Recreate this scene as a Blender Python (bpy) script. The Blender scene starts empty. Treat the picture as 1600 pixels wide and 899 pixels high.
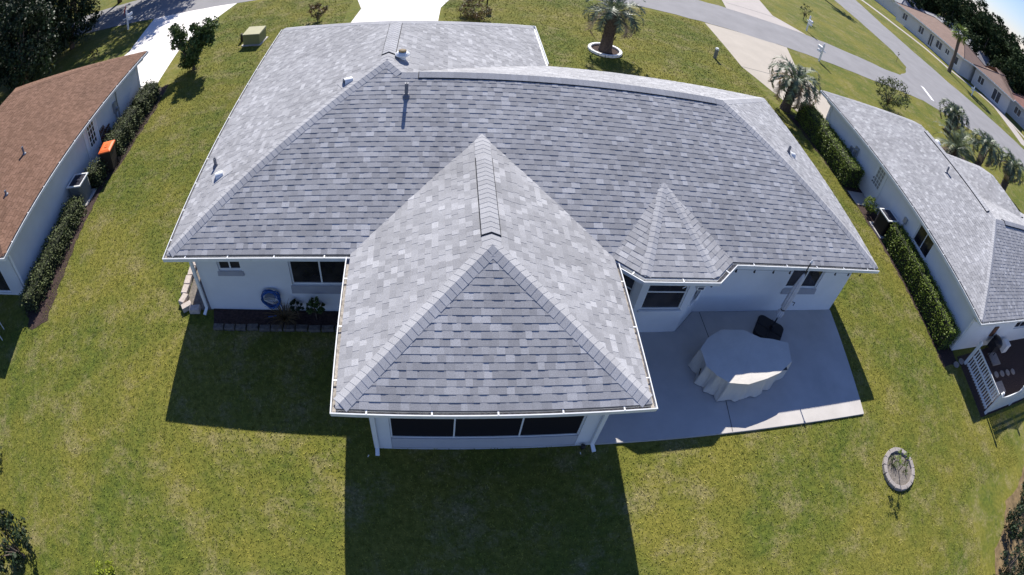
import bpy, math, random
import numpy as np
from mathutils import Vector, Matrix
random.seed(7); rng = np.random.default_rng(11)
R = math.radians
SC = bpy.context.scene
COL = SC.collection

# ------------------------------------------------------------------ camera (wide fisheye drone camera)
cam_d = bpy.data.cameras.new('camera'); cam = bpy.data.objects.new('camera', cam_d); COL.objects.link(cam); SC.camera = cam
CX, CY, CZ, YAW, PITCH, ROLL = 6.2708, -8.9324, 11.4038, -0.2169, -0.8235, 0.1697
def cam_axes():
    cy, sy, cp, sp = math.cos(YAW), math.sin(YAW), math.cos(PITCH), math.sin(PITCH)
    f = Vector((-sy*cp, cy*cp, sp)); r = Vector((cy, sy, 0)); u = r.cross(f)
    cr, sr = math.cos(ROLL), math.sin(ROLL)
    return f, r*cr+u*sr, u*cr-r*sr
_f, _r, _u = cam_axes()
cam.matrix_world = Matrix(((_r.x, _u.x, -_f.x, CX), (_r.y, _u.y, -_f.y, CY), (_r.z, _u.z, -_f.z, CZ), (0, 0, 0, 1)))
cam_d.type = 'PANO'; cam_d.sensor_fit = 'HORIZONTAL'; cam_d.sensor_width = 36.0; cam_d.sensor_height = 36.0*575/1024
cam_d.clip_start = 0.1; cam_d.clip_end = 3000
_K1, _K3, _K4 = 1000/952.4803, 0.2257, 0.0031
_pc = cam_d if hasattr(cam_d, 'panorama_type') else cam_d.cycles
_pc.panorama_type = 'FISHEYE_LENS_POLYNOMIAL'; _pc.fisheye_fov = math.pi
_pc.fisheye_polynomial_k0 = 0.0; _pc.fisheye_polynomial_k1 = -_K1/22.5; _pc.fisheye_polynomial_k2 = 0.0
_pc.fisheye_polynomial_k3 = -_K3/22.5**3; _pc.fisheye_polynomial_k4 = -_K4/22.5**4

# ------------------------------------------------------------------ sky, sun, exposure
SUN_EL = 40.1
W = bpy.data.worlds.new('World'); SC.world = W; W.use_nodes = True
nt = W.node_tree; bg = nt.nodes['Background']; sky = nt.nodes.new('ShaderNodeTexSky')
sky.sky_type = 'NISHITA'; sky.sun_disc = False; sky.sun_elevation = R(SUN_EL); sky.sun_rotation = 0.0
sky.altitude = 0; sky.air_density = 1.0; sky.dust_density = 0.0; sky.ozone_density = 4.0
tint = nt.nodes.new('ShaderNodeMix'); tint.data_type = 'RGBA'; tint.blend_type = 'MULTIPLY'; tint.inputs['Factor'].default_value = 1.0; tint.inputs['B'].default_value = (0.90, 0.90, 1.17, 1)   # clear autumn sky, a little more violet than the model's
nt.links.new(sky.outputs[0], tint.inputs['A']); nt.links.new(tint.outputs['Result'], bg.inputs[0]); bg.inputs[1].default_value = 0.074
sd = bpy.data.lights.new('sun', 'SUN'); sun = bpy.data.objects.new('sun', sd); COL.objects.link(sun)
sd.energy = 4.6; sd.angle = R(0.5); sd.color = (1.0, 0.95, 0.87); sun.rotation_euler = (-R(90-SUN_EL), 0, R(-1.0)); sun.location = (0, 40, 60)
SC.view_settings.view_transform = 'Standard'; SC.view_settings.look = 'None'
SC.view_settings.exposure = 0.75; SC.view_settings.gamma = 1.0
SC.render.engine = 'CYCLES'
SC.cycles.max_bounces = 6; SC.cycles.diffuse_bounces = 3; SC.cycles.use_denoising = True; SC.cycles.transparent_max_bounces = 8

# ------------------------------------------------------------------ materials
def mat(name, col, rough=0.8, var=0.0, vscale=4.0, bump=0.0, bscale=60.0, island=0.0, metal=0.0, spec=0.35, col2=None, detail=4.0, transl=0.0):
    """base colour varied by noise (col -> col2 or brightness var) and by island, with a fine bump"""
    m = bpy.data.materials.new(name); m.use_nodes = True; t = m.node_tree; b = t.nodes['Principled BSDF']
    b.inputs['Roughness'].default_value = rough; b.inputs['Metallic'].default_value = metal; b.inputs['Specular IOR Level'].default_value = spec
    geo = t.nodes.new('ShaderNodeNewGeometry')
    c1 = (*col, 1); c2 = (*(col2 if col2 else [min(1, c*(1+var)) for c in col]), 1)
    c0 = c1 if col2 else (*[c*(1-var) for c in col], 1)
    out = None
    if var or col2:
        n = t.nodes.new('ShaderNodeTexNoise'); n.inputs['Scale'].default_value = vscale; n.inputs['Detail'].default_value = detail; n.inputs['Roughness'].default_value = 0.62
        t.links.new(geo.outputs['Position'], n.inputs['Vector'])
        r = t.nodes.new('ShaderNodeValToRGB'); r.color_ramp.elements[0].position = 0.3; r.color_ramp.elements[1].position = 0.7
        r.color_ramp.elements[0].color = c0; r.color_ramp.elements[1].color = c2
        t.links.new(n.outputs['Fac'], r.inputs['Fac']); out = r.outputs['Color']
    if island:
        hs = t.nodes.new('ShaderNodeHueSaturation'); mr = t.nodes.new('ShaderNodeMapRange')
        mr.inputs['To Min'].default_value = 1-island; mr.inputs['To Max'].default_value = 1+island
        t.links.new(geo.outputs['Random Per Island'], mr.inputs['Value']); t.links.new(mr.outputs[0], hs.inputs['Value'])
        if out: t.links.new(out, hs.inputs['Color'])
        else: hs.inputs['Color'].default_value = c1
        out = hs.outputs['Color']
    if out: t.links.new(out, b.inputs['Base Color'])
    else: b.inputs['Base Color'].default_value = c1
    if bump:
        n2 = t.nodes.new('ShaderNodeTexNoise'); n2.inputs['Scale'].default_value = bscale; n2.inputs['Detail'].default_value = 3
        t.links.new(geo.outputs['Position'], n2.inputs['Vector'])
        bp = t.nodes.new('ShaderNodeBump'); bp.inputs['Strength'].default_value = bump; bp.inputs['Distance'].default_value = 0.02
        t.links.new(n2.outputs['Fac'], bp.inputs['Height']); t.links.new(bp.outputs[0], b.inputs['Normal'])
    if transl:
        tr = t.nodes.new('ShaderNodeBsdfTranslucent'); mx = t.nodes.new('ShaderNodeMixShader'); mx.inputs[0].default_value = transl
        if out: t.links.new(out, tr.inputs['Color'])
        else: tr.inputs['Color'].default_value = c1
        o = t.nodes['Material Output']; t.links.new(b.outputs[0], mx.inputs[1]); t.links.new(tr.outputs[0], mx.inputs[2]); t.links.new(mx.outputs[0], o.inputs['Surface'])
    return m

def shingle_mat(name, stops, rough=0.9):
    """every tab is its own island: it takes its blend from a random ramp, with granule speckle"""
    m = bpy.data.materials.new(name); m.use_nodes = True; t = m.node_tree; b = t.nodes['Principled BSDF']
    b.inputs['Roughness'].default_value = rough; b.inputs['Specular IOR Level'].default_value = 0.25
    geo = t.nodes.new('ShaderNodeNewGeometry'); r = t.nodes.new('ShaderNodeValToRGB')
    el = r.color_ramp.elements
    while len(el) < len(stops): el.new(0.5)
    for e, (p, c) in zip(el, stops): e.position = p; e.color = (*c, 1)
    t.links.new(geo.outputs['Random Per Island'], r.inputs['Fac'])
    n = t.nodes.new('ShaderNodeTexNoise'); n.inputs['Scale'].default_value = 90; n.inputs['Detail'].default_value = 3
    n3 = t.nodes.new('ShaderNodeTexNoise'); n3.inputs['Scale'].default_value = 0.7; n3.inputs['Detail'].default_value = 4
    t.links.new(geo.outputs['Position'], n.inputs['Vector']); t.links.new(geo.outputs['Position'], n3.inputs['Vector'])
    mr = t.nodes.new('ShaderNodeMapRange'); mr.inputs['From Min'].default_value = 0.3; mr.inputs['From Max'].default_value = 0.7; mr.inputs['To Min'].default_value = 0.72; mr.inputs['To Max'].default_value = 1.28
    mr3 = t.nodes.new('ShaderNodeMapRange'); mr3.inputs['From Min'].default_value = 0.3; mr3.inputs['From Max'].default_value = 0.7; mr3.inputs['To Min'].default_value = 0.88; mr3.inputs['To Max'].default_value = 1.09
    t.links.new(n.outputs['Fac'], mr.inputs['Value']); t.links.new(n3.outputs['Fac'], mr3.inputs['Value'])
    mu = t.nodes.new('ShaderNodeMath'); mu.operation = 'MULTIPLY'; t.links.new(mr.outputs[0], mu.inputs[0]); t.links.new(mr3.outputs[0], mu.inputs[1])
    hs = t.nodes.new('ShaderNodeHueSaturation'); t.links.new(r.outputs[0], hs.inputs['Color']); t.links.new(mu.outputs[0], hs.inputs['Value'])
    t.links.new(hs.outputs[0], b.inputs['Base Color'])
    return m

def ground_mat(blades=False):
    """lawn: green with yellowed, brownish and darker patches at several scales; the blades take the same patches, each with its own tone"""
    m = bpy.data.materials.new('grass_blades' if blades else 'lawn_soil_and_grass'); m.use_nodes = True; t = m.node_tree; b = t.nodes['Principled BSDF']
    b.inputs['Roughness'].default_value = 0.9; b.inputs['Specular IOR Level'].default_value = 0.12
    geo = t.nodes.new('ShaderNodeNewGeometry')
    def noise(s, d=4, rg=0.6):
        n = t.nodes.new('ShaderNodeTexNoise'); n.inputs['Scale'].default_value = s; n.inputs['Detail'].default_value = d; n.inputs['Roughness'].default_value = rg
        t.links.new(geo.outputs['Position'], n.inputs['Vector']); return n.outputs['Fac']
    def ramp(fac, a, ca, bb, cb):
        r = t.nodes.new('ShaderNodeValToRGB'); e = r.color_ramp.elements; e[0].position = a; e[0].color = (*ca, 1); e[1].position = bb; e[1].color = (*cb, 1)
        t.links.new(fac, r.inputs['Fac']); return r.outputs['Color']
    def mix(f, a, c):
        x = t.nodes.new('ShaderNodeMix'); x.data_type = 'RGBA'; t.links.new(f, x.inputs['Factor']); t.links.new(a, x.inputs['A']); t.links.new(c, x.inputs['B']); return x.outputs['Result']
    green = ramp(noise(6, 6, 0.7), 0.34, (0.053, 0.074, 0.014), 0.68, (0.130, 0.158, 0.025))
    yellow = ramp(noise(7, 6, 0.7), 0.34, (0.104, 0.105, 0.017), 0.70, (0.235, 0.215, 0.044))
    a = mix(ramp(noise(0.22, 5, 0.65), 0.42, (0,)*3, 0.60, (1,)*3), green, yellow)
    a = mix(ramp(noise(1.5, 5, 0.7), 0.42, (0,)*3, 0.66, (0.5,)*3), a, yellow)
    dry = ramp(noise(14, 6), 0.35, (0.16, 0.135, 0.055), 0.7, (0.36, 0.30, 0.17))
    c = mix(ramp(noise(0.8, 9, 0.82), 0.50, (0,)*3, 0.68, (0.85,)*3), a, dry)
    if blades:
        hs = t.nodes.new('ShaderNodeHueSaturation'); mr = t.nodes.new('ShaderNodeMapRange'); mr.inputs['To Min'].default_value = 0.75; mr.inputs['To Max'].default_value = 1.9
        t.links.new(geo.outputs['Random Per Island'], mr.inputs['Value']); t.links.new(mr.outputs[0], hs.inputs['Value']); t.links.new(c, hs.inputs['Color']); c = hs.outputs['Color']
    else:
        bp = t.nodes.new('ShaderNodeBump'); bp.inputs['Strength'].default_value = 0.5; bp.inputs['Distance'].default_value = 0.03
        t.links.new(noise(14, 6, 0.7), bp.inputs['Height']); t.links.new(bp.outputs[0], b.inputs['Normal'])
    t.links.new(c, b.inputs['Base Color'])
    return m

M = {}
M['ground'] = ground_mat()
M['blade'] = ground_mat(True)
M['shingle'] = shingle_mat('gray_shingles', [(0, (0.27, 0.27, 0.28)), (0.3, (0.305, 0.305, 0.315)), (0.72, (0.345, 0.345, 0.355)), (0.9, (0.385, 0.385, 0.395)), (1, (0.45, 0.45, 0.46))])
M['cap'] = shingle_mat('gray_ridge_caps', [(0, (0.36, 0.36, 0.37)), (1, (0.41, 0.41, 0.42))])
M['brown'] = shingle_mat('brown_shingles', [(0, (0.15, 0.082, 0.052)), (0.5, (0.18, 0.10, 0.065)), (1, (0.215, 0.122, 0.082))])
M['felt'] = mat('roof_underlay', (0.10, 0.105, 0.12), 0.95)
M['black'] = mat('black_gap', (0.012, 0.013, 0.016), 0.8)
M['white'] = mat('white_metal_paint', (0.78, 0.79, 0.78), 0.4, var=0.04, vscale=3)
M['gutter'] = mat('white_gutter_metal', (0.74, 0.75, 0.74), 0.45, var=0.08, vscale=6)
M['debris'] = mat('gutter_silt', (0.34, 0.31, 0.28), 0.95, var=0.5, vscale=14)
M['stucco'] = mat('white_stucco', (0.74, 0.75, 0.75), 0.9, var=0.04, vscale=1.3, bump=0.10, bscale=70)
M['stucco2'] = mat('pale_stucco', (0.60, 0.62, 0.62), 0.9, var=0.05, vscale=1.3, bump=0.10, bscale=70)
M['cream'] = mat('cream_stucco', (0.50, 0.47, 0.44), 0.9, var=0.05, vscale=1)
M['ledge'] = mat('gray_sill', (0.34, 0.345, 0.37), 0.85, var=0.06, vscale=4)  # one gray for the sill band, darker than the wall
M['knee'] = mat('gray_knee_panel', (0.48, 0.48, 0.50), 0.85, var=0.04, vscale=3)
M['soffit'] = mat('white_soffit', (0.7, 0.71, 0.7), 0.8, var=0.03)
M['glass'] = mat('dark_window_glass', (0.012, 0.012, 0.016), 0.07, spec=0.6, col2=(0.05, 0.045, 0.045), vscale=2.2, detail=1)
M['screen'] = mat('dark_insect_screen', (0.012, 0.011, 0.014), 0.75, spec=0.2)
M['curtain'] = mat('beige_curtain', (0.3, 0.28, 0.25), 0.9, var=0.2, vscale=9)
M['concrete'] = mat('patio_concrete', (0.43, 0.405, 0.375), 0.85, col2=(0.53, 0.50, 0.465), detail=9, vscale=1.1, bump=0.15, bscale=90)
M['drive'] = mat('driveway_concrete', (0.42, 0.375, 0.315), 0.85, var=0.07, vscale=0.7, bump=0.1, bscale=40)
M['drive2'] = mat('bright_driveway_concrete', (0.78, 0.74, 0.70), 0.85, var=0.05, vscale=0.7)
M['asphalt'] = mat('gray_asphalt', (0.245, 0.24, 0.245), 0.9, var=0.10, vscale=0.55, bump=0.2, bscale=30)
M['walk'] = mat('sidewalk_concrete', (0.42, 0.38, 0.35), 0.85, var=0.06, vscale=0.7)
M['paint'] = mat('white_road_paint', (0.8, 0.8, 0.78), 0.7, var=0.08, vscale=5)
M['joint'] = mat('concrete_joint', (0.12, 0.12, 0.12), 0.9)
M['mulch'] = mat('dark_mulch', (0.05, 0.03, 0.026), 0.95, var=0.6, vscale=16, bump=1.0, bscale=30)
M['soil'] = mat('gray_soil', (0.17, 0.15, 0.13), 0.95, var=0.35, vscale=12, bump=0.8, bscale=30)
M['dirt'] = mat('red_brown_dirt', (0.17, 0.12, 0.06), 0.95, var=0.5, vscale=3, bump=0.6, bscale=20)
M['block'] = mat('gray_edging_block', (0.30, 0.27, 0.25), 0.92, var=0.18, vscale=12, bump=0.6, bscale=50)
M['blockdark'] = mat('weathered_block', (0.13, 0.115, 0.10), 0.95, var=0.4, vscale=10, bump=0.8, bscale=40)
M['blockp'] = mat('pinkish_edging_block', (0.50, 0.43, 0.38), 0.92, var=0.18, vscale=12, bump=0.6, bscale=50)
M['steel'] = mat('galvanised_metal', (0.36, 0.38, 0.41), 0.4, metal=0.6, var=0.1, vscale=8)
M['lead'] = mat('lead_flashing', (0.16, 0.17, 0.20), 0.5, metal=0.3)
M['bluehose'] = mat('blue_hose', (0.02, 0.09, 0.30), 0.4, var=0.2, vscale=30)
M['cover'] = mat('pale_cover_fabric', (0.57, 0.54, 0.49), 0.85, var=0.05, vscale=3, bump=0.3, bscale=14)
M['canopy'] = mat('pale_umbrella_fabric', (0.62, 0.61, 0.62), 0.85, var=0.12, vscale=10)
M['plastic'] = mat('black_plastic', (0.014, 0.013, 0.017), 0.5)
M['pole'] = mat('dark_pole_metal', (0.03, 0.03, 0.035), 0.4, metal=0.4)
M['acgray'] = mat('gray_ac_metal', (0.18, 0.19, 0.185), 0.55, var=0.08)
M['acgrille'] = mat('dark_fan_grille', (0.04, 0.04, 0.06), 0.5)
M['orange'] = mat('orange_plastic_lid', (0.85, 0.17, 0.04), 0.5, var=0.08)
M['binblack'] = mat('dark_bin_body', (0.028, 0.022, 0.022), 0.6)
M['olive'] = mat('olive_painted_box', (0.20, 0.21, 0.10), 0.6, var=0.06)
M['olivetop'] = mat('pale_olive_lid', (0.38, 0.36, 0.20), 0.6, var=0.06)  # lid a paler olive than the cabinet
M['brownwood'] = mat('brown_wood', (0.12, 0.055, 0.03), 0.8, var=0.2)
M['bark'] = mat('gray_brown_bark', (0.13, 0.10, 0.08), 0.95, var=0.35, vscale=9, bump=1.0, bscale=20)
M['palmbark'] = mat('dark_palm_bark', (0.085, 0.065, 0.055), 0.95, var=0.4, vscale=12, bump=1.0, bscale=16, island=0.4)
M['palmleaf'] = mat('gray_green_fronds', (0.10, 0.13, 0.072), 0.5, island=0.6, var=0.25, vscale=3, spec=0.5, transl=0.2)
M['palmdry'] = mat('dry_tan_fronds', (0.34, 0.25, 0.16), 0.7, island=0.4, transl=0.15)
M['leaf'] = mat('green_leaves', (0.07, 0.11, 0.032), 0.6, island=0.6, var=0.3, vscale=2, spec=0.22, transl=0.2)
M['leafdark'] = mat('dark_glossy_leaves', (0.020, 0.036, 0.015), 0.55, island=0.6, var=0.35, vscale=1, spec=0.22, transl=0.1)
M['leafoak'] = mat('dark_oak_leaves', (0.028, 0.046, 0.018), 0.9, spec=0.1, island=0.45, var=0.4, vscale=0.3, transl=0.12)
M['leafhedge'] = mat('bright_hedge_leaves', (0.15, 0.21, 0.025), 0.5, island=0.5, var=0.25, vscale=3, transl=0.2)
M['leafbush'] = mat('olive_hedge_leaves', (0.085, 0.105, 0.038), 0.6, island=0.6, var=0.35, vscale=4, spec=0.2, transl=0.15)
M['leafred'] = mat('red_tipped_leaves', (0.20, 0.10, 0.05), 0.5, island=0.5, var=0.4, vscale=3, col2=(0.07, 0.10, 0.03), transl=0.2)
M['leafyellow'] = mat('yellow_green_leaves', (0.25, 0.30, 0.02), 0.5, island=0.4, transl=0.2)
M['flower'] = mat('red_flowers', (0.45, 0.05, 0.03), 0.6, island=0.4)
M['straw'] = mat('tawny_grass_blades', (0.16, 0.11, 0.05), 0.7, island=0.5)
M['hedgecore'] = mat('hedge_twigs', (0.02, 0.025, 0.012), 0.95)
M['flagred'] = mat('red_cloth', (0.5, 0.04, 0.05), 0.8); M['flagblue'] = mat('blue_cloth', (0.05, 0.08, 0.3), 0.8)
M['terracotta'] = mat('terracotta', (0.30, 0.12, 0.06), 0.8, var=0.1)
M['farroofred'] = mat('red_brown_shingles', (0.24, 0.125, 0.10), 0.9, var=0.15, vscale=1.2)
M['farroofgray'] = mat('gray_far_shingles', (0.27, 0.27, 0.29), 0.9, var=0.12, vscale=1.2)
M['farroofbrown'] = mat('brown_far_shingles', (0.22, 0.15, 0.12), 0.9, var=0.12, vscale=1.2)
M['farwall'] = mat('pale_far_stucco', (0.58, 0.57, 0.56), 0.9, var=0.04)
M['farglass'] = mat('far_window_glass', (0.03, 0.04, 0.07), 0.15, spec=0.6)

# ------------------------------------------------------------------ mesh helpers
class MB:
    def __init__(s): s.v = []; s.f = []
    def add(s, vs, fs):
        n = len(s.v); s.v += [tuple(p) for p in vs]; s.f += [tuple(i+n for i in f) for f in fs]; return s
    def box(s, x0, x1, y0, y1, z0, z1):
        return s.add([(x0,y0,z0),(x1,y0,z0),(x1,y1,z0),(x0,y1,z0),(x0,y0,z1),(x1,y0,z1),(x1,y1,z1),(x0,y1,z1)],
                     [(0,3,2,1),(4,5,6,7),(0,1,5,4),(1,2,6,5),(2,3,7,6),(3,0,4,7)])
    def obox(s, c, sx, sy, z0, z1, ang=0, taper=1.0):
        ca, sa = math.cos(ang), math.sin(ang); vs = []
        for z, k in ((z0, 1), (z1, taper)):
            for a, b in ((-1,-1),(1,-1),(1,1),(-1,1)):
                x, y = a*sx/2*k, b*sy/2*k; vs.append((c[0]+x*ca-y*sa, c[1]+x*sa+y*ca, z))
        return s.add(vs, [(0,3,2,1),(4,5,6,7),(0,1,5,4),(1,2,6,5),(2,3,7,6),(3,0,4,7)])
    def quad(s, a, b, c, d): return s.add([a, b, c, d], [(0,1,2,3)])
    def tube(s, pts, rad, n=8, caps=True):
        pts = [Vector(p) for p in pts]; m = len(pts)
        rads = rad if isinstance(rad, (list, tuple)) else [rad]*m
        vs = []
        for i, p in enumerate(pts):
            d = (pts[min(i+1, m-1)]-pts[max(i-1, 0)]).normalized()
            a = d.cross(Vector((0,0,1)) if abs(d.z) < 0.9 else Vector((1,0,0))).normalized(); b = d.cross(a)
            for k in range(n):
                t = 2*math.pi*k/n; vs.append(tuple(p+(a*math.cos(t)+b*math.sin(t))*rads[i]))
        fs = [(i*n+k, i*n+(k+1) % n, (i+1)*n+(k+1) % n, (i+1)*n+k) for i in range(m-1) for k in range(n)]
        if caps: fs += [tuple(range(n-1, -1, -1)), tuple((m-1)*n+k for k in range(n))]
        return s.add(vs, fs)
    def lathe(s, c, prof, n=16):
        vs = [(c[0]+r*math.cos(2*math.pi*k/n), c[1]+r*math.sin(2*math.pi*k/n), c[2]+z) for r, z in prof for k in range(n)]
        m = len(prof)
        fs = [(i*n+k, i*n+(k+1) % n, (i+1)*n+(k+1) % n, (i+1)*n+k) for i in range(m-1) for k in range(n)]
        fs += [tuple(range(n-1, -1, -1)), tuple((m-1)*n+k for k in range(n))]
        return s.add(vs, fs)
    def build(s, name, m, parent=None, smooth=False):
        me = bpy.data.meshes.new(name); me.from_pydata(s.v, [], s.f); me.materials.append(m); me.update()
        if smooth: me.polygons.foreach_set('use_smooth', [True]*len(me.polygons))
        o = bpy.data.objects.new(name, me); COL.objects.link(o); o.parent = parent
        return o

def tag(o, label=None, cat=None, group=None, kind=None):
    if label: o['label'] = label
    if cat: o['category'] = cat
    if group: o['group'] = group
    if kind: o['kind'] = kind
    return o
def thing(name, label, cat, loc=(0, 0, 0), group=None, rz=0):
    o = bpy.data.objects.new(name, None); COL.objects.link(o); o.location = loc; o.rotation_euler = (0, 0, rz); o.empty_display_size = 0.2
    return tag(o, label, cat, group)
def struct(o): o['kind'] = 'structure'; return o
def dup(root, loc, label, rz=0, scale=None, group=None):
    r = root.copy(); COL.objects.link(r); r.location = loc; r.rotation_euler = (0, 0, rz); r['label'] = label
    if scale: r.scale = scale
    if group: r['group'] = group
    for ch in [o for o in COL.objects if o.parent == root]:
        c = ch.copy(); COL.objects.link(c); c.parent = r
        for g in [o for o in COL.objects if o.parent == ch]:
            d = g.copy(); COL.objects.link(d); d.parent = c
    return r
def quadmesh(name, P, m, parent=None):
    """P: numpy (n,4,3) of separate quads"""
    n = len(P); me = bpy.data.meshes.new(name)
    me.vertices.add(4*n); me.vertices.foreach_set('co', P.astype(np.float32).ravel())
    me.loops.add(4*n); me.loops.foreach_set('vertex_index', np.arange(4*n, dtype=np.int32))
    me.polygons.add(n); me.polygons.foreach_set('loop_start', np.arange(0, 4*n, 4, dtype=np.int32)); me.polygons.foreach_set('loop_total', np.full(n, 4, dtype=np.int32))
    me.update(calc_edges=True); me.validate(); me.materials.append(m)
    o = bpy.data.objects.new(name, me); COL.objects.link(o); o.parent = parent
    return o
def sweep(mb, path, prof, closed=False, side=1):
    """sweep a closed (out, z) profile along a horizontal path with mitred corners; out points to the right of travel * side"""
    n = len(path); P = [Vector(p) for p in path]; rings = []
    for i in range(n):
        def nrm(a, b):
            d = (b-a); d.z = 0; d.normalize(); return Vector((d.y, -d.x, 0))*side
        if closed: n1 = nrm(P[i-1], P[i]); n2 = nrm(P[i], P[(i+1) % n])
        else:
            n1 = nrm(P[max(i-1, 0)], P[max(i, 1)]) if i > 0 else nrm(P[0], P[1]); n2 = nrm(P[i], P[i+1]) if i < n-1 else n1
        mvec = (n1+n2); mvec = mvec/ max(0.2, mvec.dot(n1))
        rings.append([tuple(P[i]+mvec*o+Vector((0, 0, z))) for o, z in prof])
    k = len(prof); vs = [v for r_ in rings for v in r_]; fs = []
    m = n if closed else n-1
    for i in range(m):
        j = (i+1) % n
        for a in range(k): fs.append((i*k+a, i*k+(a+1) % k, j*k+(a+1) % k, j*k+a))
    mb.add(vs, fs)
    return mb

# ------------------------------------------------------------------ roofing: real courses of overlapping tabs
EXPO = 0.143
def clip(poly, a, b, c):
    """keep a*u+b*v<=c"""
    out = []
    for i in range(len(poly)):
        p, q = poly[i], poly[(i+1) % len(poly)]; dp = a*p[0]+b*p[1]-c; dq = a*q[0]+b*q[1]-c
        if dp <= 0: out.append(p)
        if (dp < 0 < dq) or (dq < 0 < dp):
            t = dp/(dp-dq); out.append((p[0]+(q[0]-p[0])*t, p[1]+(q[1]-p[1])*t))
    return out
def shingle_plane(mb, poly3, eave_a, eave_b, seed=0, expo=EXPO, wmin=0.11, wmax=0.22, thick=0.0078, extra=0.0045):
    """poly3: convex 3D polygon in the plane; the eave runs eave_a -> eave_b (left to right seen from outside, below)"""
    rnd = random.Random(seed)
    A = Vector(eave_a); U = (Vector(eave_b)-A).normalized()
    Nn = (Vector(poly3[1])-Vector(poly3[0])).cross(Vector(poly3[2])-Vector(poly3[0])).normalized()
    if Nn.z < 0: Nn = -Nn
    V = Nn.cross(U); 
    if V.z < 0: V = -V
    pol = [((Vector(p)-A).dot(U), (Vector(p)-A).dot(V)) for p in poly3]
    area = sum(pol[i][0]*pol[(i+1) % len(pol)][1]-pol[(i+1) % len(pol)][0]*pol[i][1] for i in range(len(pol)))
    if area < 0: pol = pol[::-1]
    hs = []
    for i in range(len(pol)):
        p, q = pol[i], pol[(i+1) % len(pol)]; dx, dy = q[0]-p[0], q[1]-p[1]; L = math.hypot(dx, dy)
        if L < 1e-6: continue
        a, b = dy/L, -dx/L; hs.append((a, b, a*p[0]+b*p[1]))
    vmin = min(p[1] for p in pol); vmax = max(p[1] for p in pol); umin = min(p[0] for p in pol); umax = max(p[0] for p in pol)
    def tab(u0, u1, v0, v1, h0, h1):
        t = [(u0, v0), (u1, v0), (u1, v1), (u0, v1)]
        for a, b, c in hs:
            t = clip(t, a, b, c)
            if len(t) < 3: return
        n = len(t)
        top = [A+U*p[0]+V*p[1]+Nn*(h0+(h1-h0)*(p[1]-v0)/(v1-v0)) for p in t]
        bot = [A+U*p[0]+V*p[1]-Nn*0.003 for p in t]
        mb.add(top+bot, [tuple(range(n))]+[(i, n+i, n+(i+1) % n, (i+1) % n) for i in range(n)])
    nrow = int(math.ceil((vmax-vmin)/expo)); 
    for r_ in range(nrow):
        v0 = vmin+r_*expo; v1 = v0+expo
        # cheap bounds for the row
        band = clip(clip(list(pol), 0, -1, -v0), 0, 1, v1)
        if len(band) < 3: continue
        b0 = min(p[0] for p in band); b1 = max(p[0] for p in band)
        u = b0-rnd.random()*wmax; up = rnd.random() < 0.5
        while u < b1:
            w = rnd.uniform(wmin, wmax)
            e = extra if up else 0.0
            tab(u, u+w, v0, v1+(0.004 if up else 0), thick+e, 0.0015+e*0.75)
            u += w; up = not up if rnd.random() < 0.8 else up
def cap_line(mb, a, b, drop, half=0.18, seed=0, lift=0.010, expo=EXPO, dl=None):
    """overlapped ridge/hip caps from a (low) to b (high); drop = fall per metre to either side"""
    a, b = Vector(a), Vector(b); d = (b-a); L = d.length; d.normalize()
    h = Vector((d.x, d.y, 0)).normalized(); s = Vector((h.y, -h.x, 0)); up = Vector((0, 0, 1))
    dr = drop if dl is None else drop; dL = drop if dl is None else dl
    n = max(1, int(L/expo))
    for i in range(n):
        t0, t1 = i*L/n, (i+1)*L/n+0.01
        vs = []
        for t, hh in ((t0, lift+0.006), (t1, lift)):
            c = a+d*t
            vs += [c+s*half-up*(half*dr)+up*hh, c+s*half*0.25-up*(half*.25*dr)+up*(hh+0.006), c+up*(hh+0.008), c-s*half*0.25-up*(half*.25*dL)+up*(hh+0.006), c-s*half-up*(half*dL)+up*hh]
        c = a+d*t0
        vs += [c+s*half-up*(half*dr+0.004), c+up*0.0, c-s*half-up*(half*dL+0.004)]
        c = a+d*t1
        vs += [c+s*half-up*(half*dr+0.004), c-s*half-up*(half*dL+0.004)]
        mb.add([tuple(v) for v in vs], [(0,1,6,5),(1,2,7,6),(2,3,8,7),(3,4,9,8),(0,10,11,2,1),(2,11,12,4,3),(0,5,13,10),(4,12,14,9)])
def cap_row(a, b, drop, m, parent, **k):
    c = MB(); cap_line(c, a, b, drop, **k); return c.build('ridge_cap', m, parent)

GUT = [(-0.05, -0.005), (-0.05, -0.105), (0.075, -0.105), (0.085, 0.005), (0.062, 0.008), (0.062, -0.004), (0.071, -0.006), (0.066, -0.095), (-0.042, -0.095), (-0.042, -0.005)]
def gutter(parent, path, side=1, hangers=1.05, silt=True, closed=False):
    g = MB(); sweep(g, path, GUT, closed=closed, side=side); o = g.build('gutter', M['gutter'], parent)
    s_ = MB()
    for i in range(len(path)-(0 if closed else 1)):
        a, b = Vector(path[i]), Vector(path[(i+1) % len(path)]); d = (b-a); L = d.length; d.normalize(); nn = Vector((d.y, -d.x, 0))*side
        k = max(1, int(L/hangers)); 
        for j in range(k):
            c = a+d*(L*(j+0.5)/k)
            p = [c-nn*0.045-d*0.014, c-nn*0.045+d*0.014, c+nn*0.072+d*0.014, c+nn*0.072-d*0.014]
            h = MB(); h.add([tuple(q+Vector((0,0,0.012))) for q in p]+[tuple(q) for q in p], [(0,1,2,3),(0,4,5,1),(1,5,6,2),(2,6,7,3),(3,7,4,0)])
            h.build('hanger', M['white'], o)
    if silt:
        sweep(s_, [tuple(Vector(p)) for p in path], [(-0.04, -0.094), (0.064, -0.094), (0.064, -0.078), (-0.04, -0.072)], closed=closed, side=side); s_.build('silt', M['debris'], o)
    return o
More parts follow.
